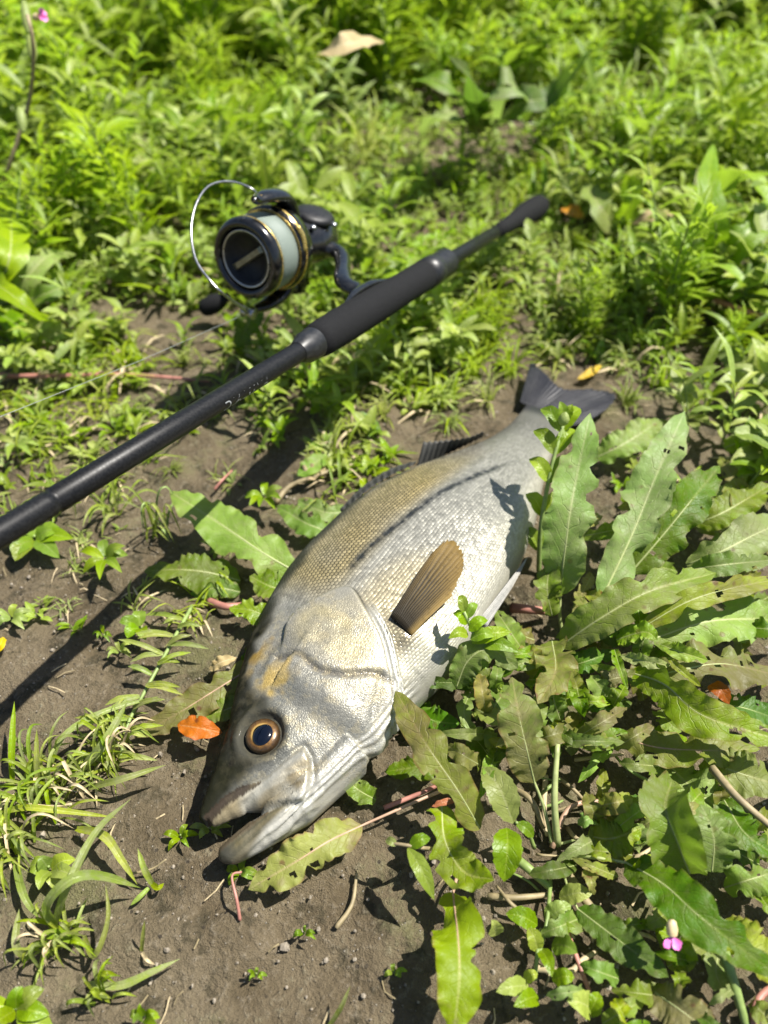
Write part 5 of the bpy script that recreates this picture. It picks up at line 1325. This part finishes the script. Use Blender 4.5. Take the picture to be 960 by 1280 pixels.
def sprout(g, r):
    for i in range(int(r.integers(6, 11))):
        a_ = i * 2.4 + r.uniform(-.3, .3); L = r.uniform(.009, .022); dv = v3(math.cos(a_), math.sin(a_), r.uniform(.1, .9)); b = v3(r.normal(0, .003), r.normal(0, .003), .001 + i * .0012)
        leaf_geo([b, b + dv * L * .55 + v3(0, 0, .002), b + dv * L - v3(0, 0, .001)], L * r.uniform(.3, .5), 'oval' if i % 2 else 'lance', hint=(0, 0, 1), g=g, nu=4, nv=8, seed=int(r.integers(1e6)), ruffle=.08, fold=.3)
    tube(np.array([v3(0, 0, -.002), v3(.0005, 0, .006), v3(.001, .001, .013)]), .0006, 4, False, g, 1)
KIND = {
    'feathery': ('feathery_weed', [one_mesh('feathery_weed', feathery, [M['feather'], M['stem_green']], 500 + i) for i in range(5)]),
    'broad': ('broadleaf_weed', [one_mesh('broadleaf_weed', broad, [M['herb'], M['stem_green']], 520 + i) for i in range(3)] + [one_mesh('broadleaf_weed', broad, [M['herb_pale'], M['stem_green']], 526 + i) for i in range(2)]),
    'clump': ('grass_clump', [one_mesh('grass_clump', clump, M['grass_lush'], 540 + i) for i in range(3)] + [one_mesh('grass_clump', clump, M['grass'], 546 + i) for i in range(3)]),
    'lance': ('narrow_leaf_weed', [one_mesh('narrow_leaf_weed', lanceolate, [M['herb'], M['stem_green']], 560 + i) for i in range(3)] + [one_mesh('narrow_leaf_weed', lanceolate, [M['herb_pale'], M['stem_green']], 566 + i) for i in range(2)]),
    'wiry': ('wiry_grass_tuft', [one_mesh('wiry_grass_tuft', wiry, [M['grass'], M['straw']], 590 + i) for i in range(3)] + [one_mesh('wiry_grass_tuft', wiry, [M['grass_lush'], M['straw']], 594 + i) for i in range(2)]),
    'sprout': ('sprout', [one_mesh('sprout', sprout, [M['herb'], M['stem_green']], 600 + i) for i in range(3)] + [one_mesh('sprout', sprout, [M['herb_pale'], M['stem_green']], 604 + i) for i in range(2)]),
    'reed': ('reed_clump', [one_mesh('reed_clump', reed, M['grass_lush'], 580 + i) for i in range(2)]),
}
class Parts:
    """collects every leaf and stem of a weed as a mesh of its own"""
    def __init__(s): s.L = []
    def add(s, V, F, U=None, m=0):
        s.L.append((m, Geo().add(V, F, U))); return s
def parted(name, fn, mats, seed):
    c = Parts(); fn(c, np.random.default_rng(seed))
    return [('stem' if m else 'leaf', mesh_of('stem' if m else 'leaf', g_, mats[m])) for m, g_ in c.L]
PARTED = {'broad': [parted('b', broad, [M['herb'] if i % 2 else M['herb_pale'], M['stem_green']], 620 + i) for i in range(4)],
          'lance': [parted('l', lanceolate, [M['herb'] if i % 2 else M['herb_pale'], M['stem_green']], 640 + i) for i in range(4)]}
LOOK = {'feathery': ('feathery weed', 'weed'), 'broad': ('oval leaved weed', 'weed'), 'clump': ('clump of thin grass', 'grass'),
        'lance': ('narrow leaved weed', 'weed'), 'reed': ('upright reed clump', 'reed'), 'wiry': ('short wiry grass', 'grass'), 'sprout': ('tiny leafy sprout', 'sprout')}
def where(px, py):
    if py > 420:
        return ('on the soil around the rod shadow' if py > 560 and px < 330 else 'on the soil behind the red stem' if px < 200 else 'beneath the rod in front of the fore grip' if px < 430 else 'under the fore grip of the rod' if px < 570 else 'on the soil behind the tail fin' if px < 800 else 'behind the dense dock plant')
    if px < 140: return 'around the campion stalk' if py < 250 else 'beside the lush dock with long leaves'
    if px < 330: return 'far behind the bail wire of the reel' if py < 150 else 'just behind the bail wire of the reel'
    if px < 490: return 'beyond the bleached arching leaf' if py < 80 else 'behind the reel body'
    if px < 690:
        return 'beyond the far drooping dock' if py < 130 else 'between the rod butt and the far dock' if py < 270 else 'along the rear shaft of the rod'
    if px < 830: return 'behind the dock with one sunlit leaf' if py < 230 else 'beside the rod butt'
    return 'far behind the lush dock near the red stem' if py < 180 else 'around the lush dock near the red stem'
CNT = {k: 0 for k in KIND}; OVER = []
wr = np.random.default_rng(77)
def place(kind, x, y, sc1, tilt=.15, parts=False):
    nm, ms = KIND[kind]; CNT[kind] += 1
    if CNT[kind] > 295:
        OVER.append((ms[CNT[kind] % len(ms)], x, y, sc1, wr.uniform(0, 6.28))); return
    k_ = int(wr.integers(0, 1000))
    if parts and kind in PARTED:
        o = bpy.data.objects.new(nm, None); o.empty_display_size = .02; COL.objects.link(o)
        for pn, me in PARTED[kind][k_ % 4]:
            ch = bpy.data.objects.new(pn, me); COL.objects.link(ch); ch.parent = o
        tone = 'pale' if k_ % 2 == 0 else 'bright green'
    else:
        o = bpy.data.objects.new(nm, ms[k_ % len(ms)]); COL.objects.link(o)
        tone = {'feathery': 'yellow green', 'reed': 'bright green'}.get(kind, 'pale' if k_ % len(ms) >= 3 else 'bright green')
    o.location = (x, y, float(gz(x, y)) - .002)
    o.rotation_euler = (wr.normal(0, tilt), wr.normal(0, tilt), wr.uniform(0, 6.28)); zs = wr.uniform(.85, 1.15); o.scale = (sc1, sc1, sc1 * zs)
    px, py, _ = pix_of(x, y)
    nat = float(np.interp(y, [.5, .9, 1.3, 1.8, 2.6], [.62, .78, 1.05, 1.5, 2.2]))
    size = 'tall ' if sc1 * zs > nat * 1.12 else 'low ' if sc1 * zs < nat * .8 else ''
    lab = size + tone + ' ' + LOOK[kind][0] + ' ' + where(px, py)
    tag(o, lab, LOOK[kind][1], lab)
def pix_of(x, y, z=0.0):
    p = v3(x, y, z) - CAM; t_ = p @ FW
    return 480 + FPX * p[0] / t_, 640 - FPX * (p @ UP) / t_, t_
YB = lambda px: np.interp(px, [0, 140, 200, 260, 340, 400, 440, 560, 620, 700, 780, 870, 960], [415, 410, 385, 372, 375, 425, 478, 475, 450, 430, 425, 450, 470])
# loose weeds on the soil in the middle distance
for (px, py, kind, sc1) in [(300, 505, 'lance', .55), (325, 515, 'lance', .5), (345, 530, 'lance', .62), (380, 500, 'lance', .7), (400, 520, 'broad', .5), (440, 500, 'lance', .8), (470, 480, 'lance', .8), (500, 490, 'clump', .6),
                            (520, 470, 'lance', .75), (545, 455, 'broad', .7), (420, 470, 'lance', .8), (360, 480, 'broad', .5), (480, 520, 'clump', .45), (545, 505, 'clump', .5), (590, 470, 'clump', .7), (610, 500, 'clump', .5), (635, 465, 'clump', .6), (330, 450, 'lance', .5),
                            (230, 455, 'clump', .4), (90, 440, 'broad', .55), (40, 470, 'broad', .6), (75, 480, 'broad', .5), (110, 480, 'lance', .45), (50, 440, 'lance', .6), (10, 500, 'clump', .4), (150, 425, 'broad', .5), (20, 440, 'lance', .6),
                            (110, 590, 'clump', .35), (230, 440, 'lance', .4), (680, 430, 'clump', .5), (740, 430, 'clump', .6), (800, 430, 'clump', .55), (830, 480, 'clump', .45), (880, 520, 'lance', .6), (930, 500, 'broad', .7), (900, 560, 'lance', .6), (940, 580, 'broad', .6), (860, 555, 'broad', .5),
                            (950, 470, 'lance', .7), (780, 500, 'clump', .4), (820, 440, 'lance', .5), (560, 530, 'clump', .4), (440, 545, 'clump', .35), (925, 620, 'broad', .6), (15, 650, 'clump', .5), (75, 640, 'lance', .4), (215, 590, 'clump', .3)]:
    p = at(px, py); place(kind, p[0], p[1], sc1 * (1.3 if px > 780 else 1.0), parts=True)

def near_fish(x, y):
    w_ = v3(x, y, 0)[:2] - SN; fs_, fd_ = w_ @ AX / SLEN, w_ @ ND / SLEN
    return -.12 < fs_ < 1.25 and abs(fd_) < .20
for px, py in zip(wr.uniform(-40, 1000, 1500), wr.uniform(340, 640, 1500)):
    p = at(px, py); yb = float(YB(np.clip(px, 0, 960)))
    if py < yb - 70 or py > yb + 190 or near_fish(p[0], p[1]): continue
    if wr.uniform() > np.interp(py - yb, [-70, 0, 60, 190], [.7, .75, .55, .12]) or vnoise(p[0] * 16, p[1] * 16, 41) < -.02: continue
    place('wiry' if wr.uniform() < .55 else 'sprout', p[0], p[1], wr.uniform(.6, 1.25), .1)
for px, py in zip(wr.uniform(-20, 330, 60), wr.uniform(520, 900, 60)):
    p = at(px, py)
    if near_fish(p[0], p[1]) or vnoise(p[0] * 20, p[1] * 20, 43) < -.05: continue
    place('sprout' if wr.uniform() < .6 else 'wiry', p[0], p[1], wr.uniform(.35, .7), .1)
pts_ = []
def try_pts(n, y0, y1, dmin, xk):
    for _ in range(n):
        y = wr.uniform(y0, y1); x = wr.uniform(-xk, xk) * (y * .62 + .25)
        if all((x - a) ** 2 + (y - b) ** 2 > dmin * dmin for a, b in pts_[-400:]):
            pts_.append((x, y))
try_pts(2600, .45, 1.1, .026, 1.0); n1_ = len(pts_)
try_pts(2600, 1.1, 1.9, .042, 1.0); try_pts(1200, 1.9, 3.4, .085, 1.0)
for x, y in pts_:
    px, py, dp = pix_of(x, y)
    yb = float(YB(np.clip(px, 0, 960)))
    w_ = v3(x, y, 0)[:2] - SN; fs_, fd_ = w_ @ AX / SLEN, w_ @ ND / SLEN
    if -.1 < fs_ < 1.25 and abs(fd_) < .20: continue
    if px < -160 or px > 1120: continue
    if py > yb:
        if py < yb + 150 and wr.uniform() < .30 * (1 - (py - yb) / 170): place('wiry' if wr.uniform() < .5 else 'sprout', x, y, wr.uniform(.6, 1.2))
        continue
    edge = np.clip((yb - py) / 60, 0, 1)
    if wr.uniform() > .35 + .65 * edge: continue
    if 60 < px < 210 and py < 75: continue
    central = np.exp(-((px - 540) / 150) ** 2) * np.exp(-((py - 260) / 90) ** 2)
    if 540 < px < 680 and 150 < py < 215: continue
    size = np.interp(y, [.5, .9, 1.3, 1.8, 2.6], [.62, .78, 1.05, 1.5, 2.2]) * (1 - .45 * central) * wr.choice([.6, .8, 1, 1, 1.25, 1.6])
    left = px < 330; u_ = wr.uniform()
    if central > .35: kind = 'clump' if u_ < .72 else ('lance' if u_ < .9 else 'broad')
    elif y > 1.25: kind = 'feathery' if u_ < .42 else ('broad' if u_ < .66 else ('lance' if u_ < .84 else 'clump'))
    elif left: kind = 'feathery' if u_ < .22 else ('broad' if u_ < .58 else ('lance' if u_ < .85 else 'clump'))
    else: kind = 'clump' if u_ < .38 else ('broad' if u_ < .62 else ('lance' if u_ < .88 else 'feathery'))
    tt = float(np.clip((v3(x, y, 0) - RB)[:2] @ (RL - RB)[:2] / ((RL - RB)[:2] @ (RL - RB)[:2]), 0, 1)); pr_ = rp(tt)
    gap = math.hypot(x - pr_[0], y - pr_[1]); front = pix_of(x, y)[1] > pix_of(pr_[0], pr_[1])[1] - 4
    if gap < (.17 if front else .03) and px < 760:                        # only low plants in front of the rod
        lim = (pr_[2] - .012 + gap * .16) / {'feathery': .13, 'broad': .095, 'clump': .085, 'lance': .105}[kind]
        size = min(size, lim)
        if size < .22: continue
    if math.hypot(x - SPC[0], y - SPC[1]) < .05 or (220 < px < 400 and 300 < py < 420): size = min(size, .5)
    place(kind, x, y, size, parts=y < .72)
for px, py in ((95, 40), (130, 25), (165, 42), (200, 30), (110, 5), (60, 15), (180, 5), (230, 0)):
    p = at(px, py + 12); place('reed', p[0], p[1], 1.2, .06)
def far_weeds():
    g = Geo()
    for me, x, y, sc1, a_ in OVER:
        n = len(me.vertices); V = np.empty(n * 3, np.float32); me.vertices.foreach_get('co', V); V = V.reshape(-1, 3) * sc1
        ca, sa = math.cos(a_), math.sin(a_)
        V = np.stack([V[:, 0] * ca - V[:, 1] * sa + x, V[:, 0] * sa + V[:, 1] * ca + y, V[:, 2] + float(gz(x, y)) - .002], 1)
        U = np.zeros((n, 2)); li = np.empty(len(me.loops), np.int32); me.loops.foreach_get('vertex_index', li)
        uv = np.empty(len(li) * 2, np.float32); me.uv_layers[0].data.foreach_get('uv', uv); U[li] = uv.reshape(-1, 2)
        g.add(V, [tuple(p.vertices) for p in me.polygons], U)
    return g
print('WEEDS', CNT, len(OVER))
if OVER: tag(obj('far_weeds', far_weeds(), M['feather']), 'far mass of yellow green weeds and grass behind the counted plants', kind='stuff')
# low ground cover between the plants: too many leaves to count
def ground_cover():
    r = np.random.default_rng(91); n = 30000
    y = r.uniform(.42, 1, n) ** 1.0; y = np.interp(r.uniform(0, 1, n), [0, .45, .8, 1], [.42, 1.0, 2.0, 3.6]); x = r.uniform(-1, 1, n) * (y * .62 + .28)
    P = np.stack([x, y, np.zeros(n)], 1) - CAM
    t_ = P @ FW; px = 480 + FPX * P[:, 0] / t_; py = 640 - FPX * (P @ UP) / t_
    yb = YB(np.clip(px, 0, 960))
    keep = (py < yb + 40 * vnoise(x * 14, y * 14, 21) * 2 - 4) & (vnoise(x * 30, y * 30, 22) > -.22)
    x, y = x[keep], y[keep]; n = len(x)
    sz = np.interp(y, [.5, 1, 2, 3.5], [.006, .009, .016, .03]) * r.uniform(.6, 1.5, n); w = sz * r.uniform(.16, .42, n)
    z = gz(x, y) + r.uniform(.0, 1.0, n) * np.interp(y, [.5, 1, 2], [.008, .02, .06])
    a_ = r.uniform(0, 6.28, n); el = r.normal(.25, .45, n)
    D = np.stack([np.cos(a_) * np.cos(el), np.sin(a_) * np.cos(el), np.sin(el)], 1)
    S = np.stack([-np.sin(a_), np.cos(a_), np.zeros(n)], 1); N = np.cross(S, D) * -1
    c0 = np.stack([x, y, z], 1); L = sz[:, None]; W = w[:, None]
    V = np.stack([c0, c0 + D * L * .9 + S * W + N * W * .3, c0 + D * L * 2, c0 + D * L * .9 - S * W + N * W * .3, c0 + D * L], 1).reshape(-1, 3)
    U = np.tile(np.array([[.5, 0], [1, .5], [.5, 1], [0, .5], [.5, .5]]), (n, 1))
    i = np.arange(n)[:, None] * 5
    F = np.concatenate([i + np.array([[0, 1, 4]]), i + np.array([[1, 2, 4]]), i + np.array([[0, 4, 3]]), i + np.array([[4, 2, 3]])]).tolist()
    return Geo().add(V, F, U)
tag(obj('ground_cover', ground_cover(), M['herb']), 'low carpet of tiny leaves and sprouts between the weeds', kind='stuff')
def straw_litter():
    r = np.random.default_rng(93); g = Geo()
    for i in range(420):
        y = np.interp(r.uniform(), [0, .5, 1], [.06, .6, 1.3]); x = r.uniform(-1, 1) * (y * .6 + .15); a_ = r.uniform(0, 6.28); L = r.uniform(.003, .014)
        b = v3(x, y, float(gz(x, y)) + .0022); dv = v3(math.cos(a_), math.sin(a_), r.normal(0, .08)); sd = v3(-dv[1], dv[0], 0)
        tube(np.array([b, b + dv * L * .5 + sd * L * r.normal(0, .12) + v3(0, 0, .001), b + dv * L]), r.uniform(.0002, .0005), 4, True, g, 0 if i % 3 else 1)
    return g
tag(obj('straw_litter', straw_litter(), [M['straw'], M['stem_brown']], smooth=False), 'scattered bits of dry straw and root on the soil', kind='stuff')
M['pebble'] = plain('grit_stone', (.17, .145, .11), .8, gscale=500, wear=.6)
def pebbles():
    r = np.random.default_rng(95); g = Geo()
    ico = np.array([[0, 0, 1], [.894, 0, .447], [.276, .851, .447], [-.724, .526, .447], [-.724, -.526, .447], [.276, -.851, .447], [.724, .526, -.447], [-.276, .851, -.447], [-.894, 0, -.447], [-.276, -.851, -.447], [.724, -.526, -.447], [0, 0, -1]])
    fa = [(0, 1, 2), (0, 2, 3), (0, 3, 4), (0, 4, 5), (0, 5, 1), (1, 6, 2), (2, 7, 3), (3, 8, 4), (4, 9, 5), (5, 10, 1), (6, 7, 2), (7, 8, 3), (8, 9, 4), (9, 10, 5), (10, 6, 1), (11, 7, 6), (11, 8, 7), (11, 9, 8), (11, 10, 9), (11, 6, 10)]
    for i in range(2400):
        y = np.interp(r.uniform(), [0, .7, 1], [.05, .5, .9]); x = r.uniform(-1, 1) * (y * .6 + .15); s_ = r.gamma(1.6, .0003) + .0003
        g.add(ico * (s_ * r.uniform(.6, 1.3, 3)) * r.uniform(.8, 1.15, (12, 1)) + v3(x, y, float(gz(x, y)) + .0008), fa)
    return g
tag(obj('grit', pebbles(), M['pebble'], smooth=False), 'fine grit and soil crumbs scattered on the bare soil', kind='stuff')
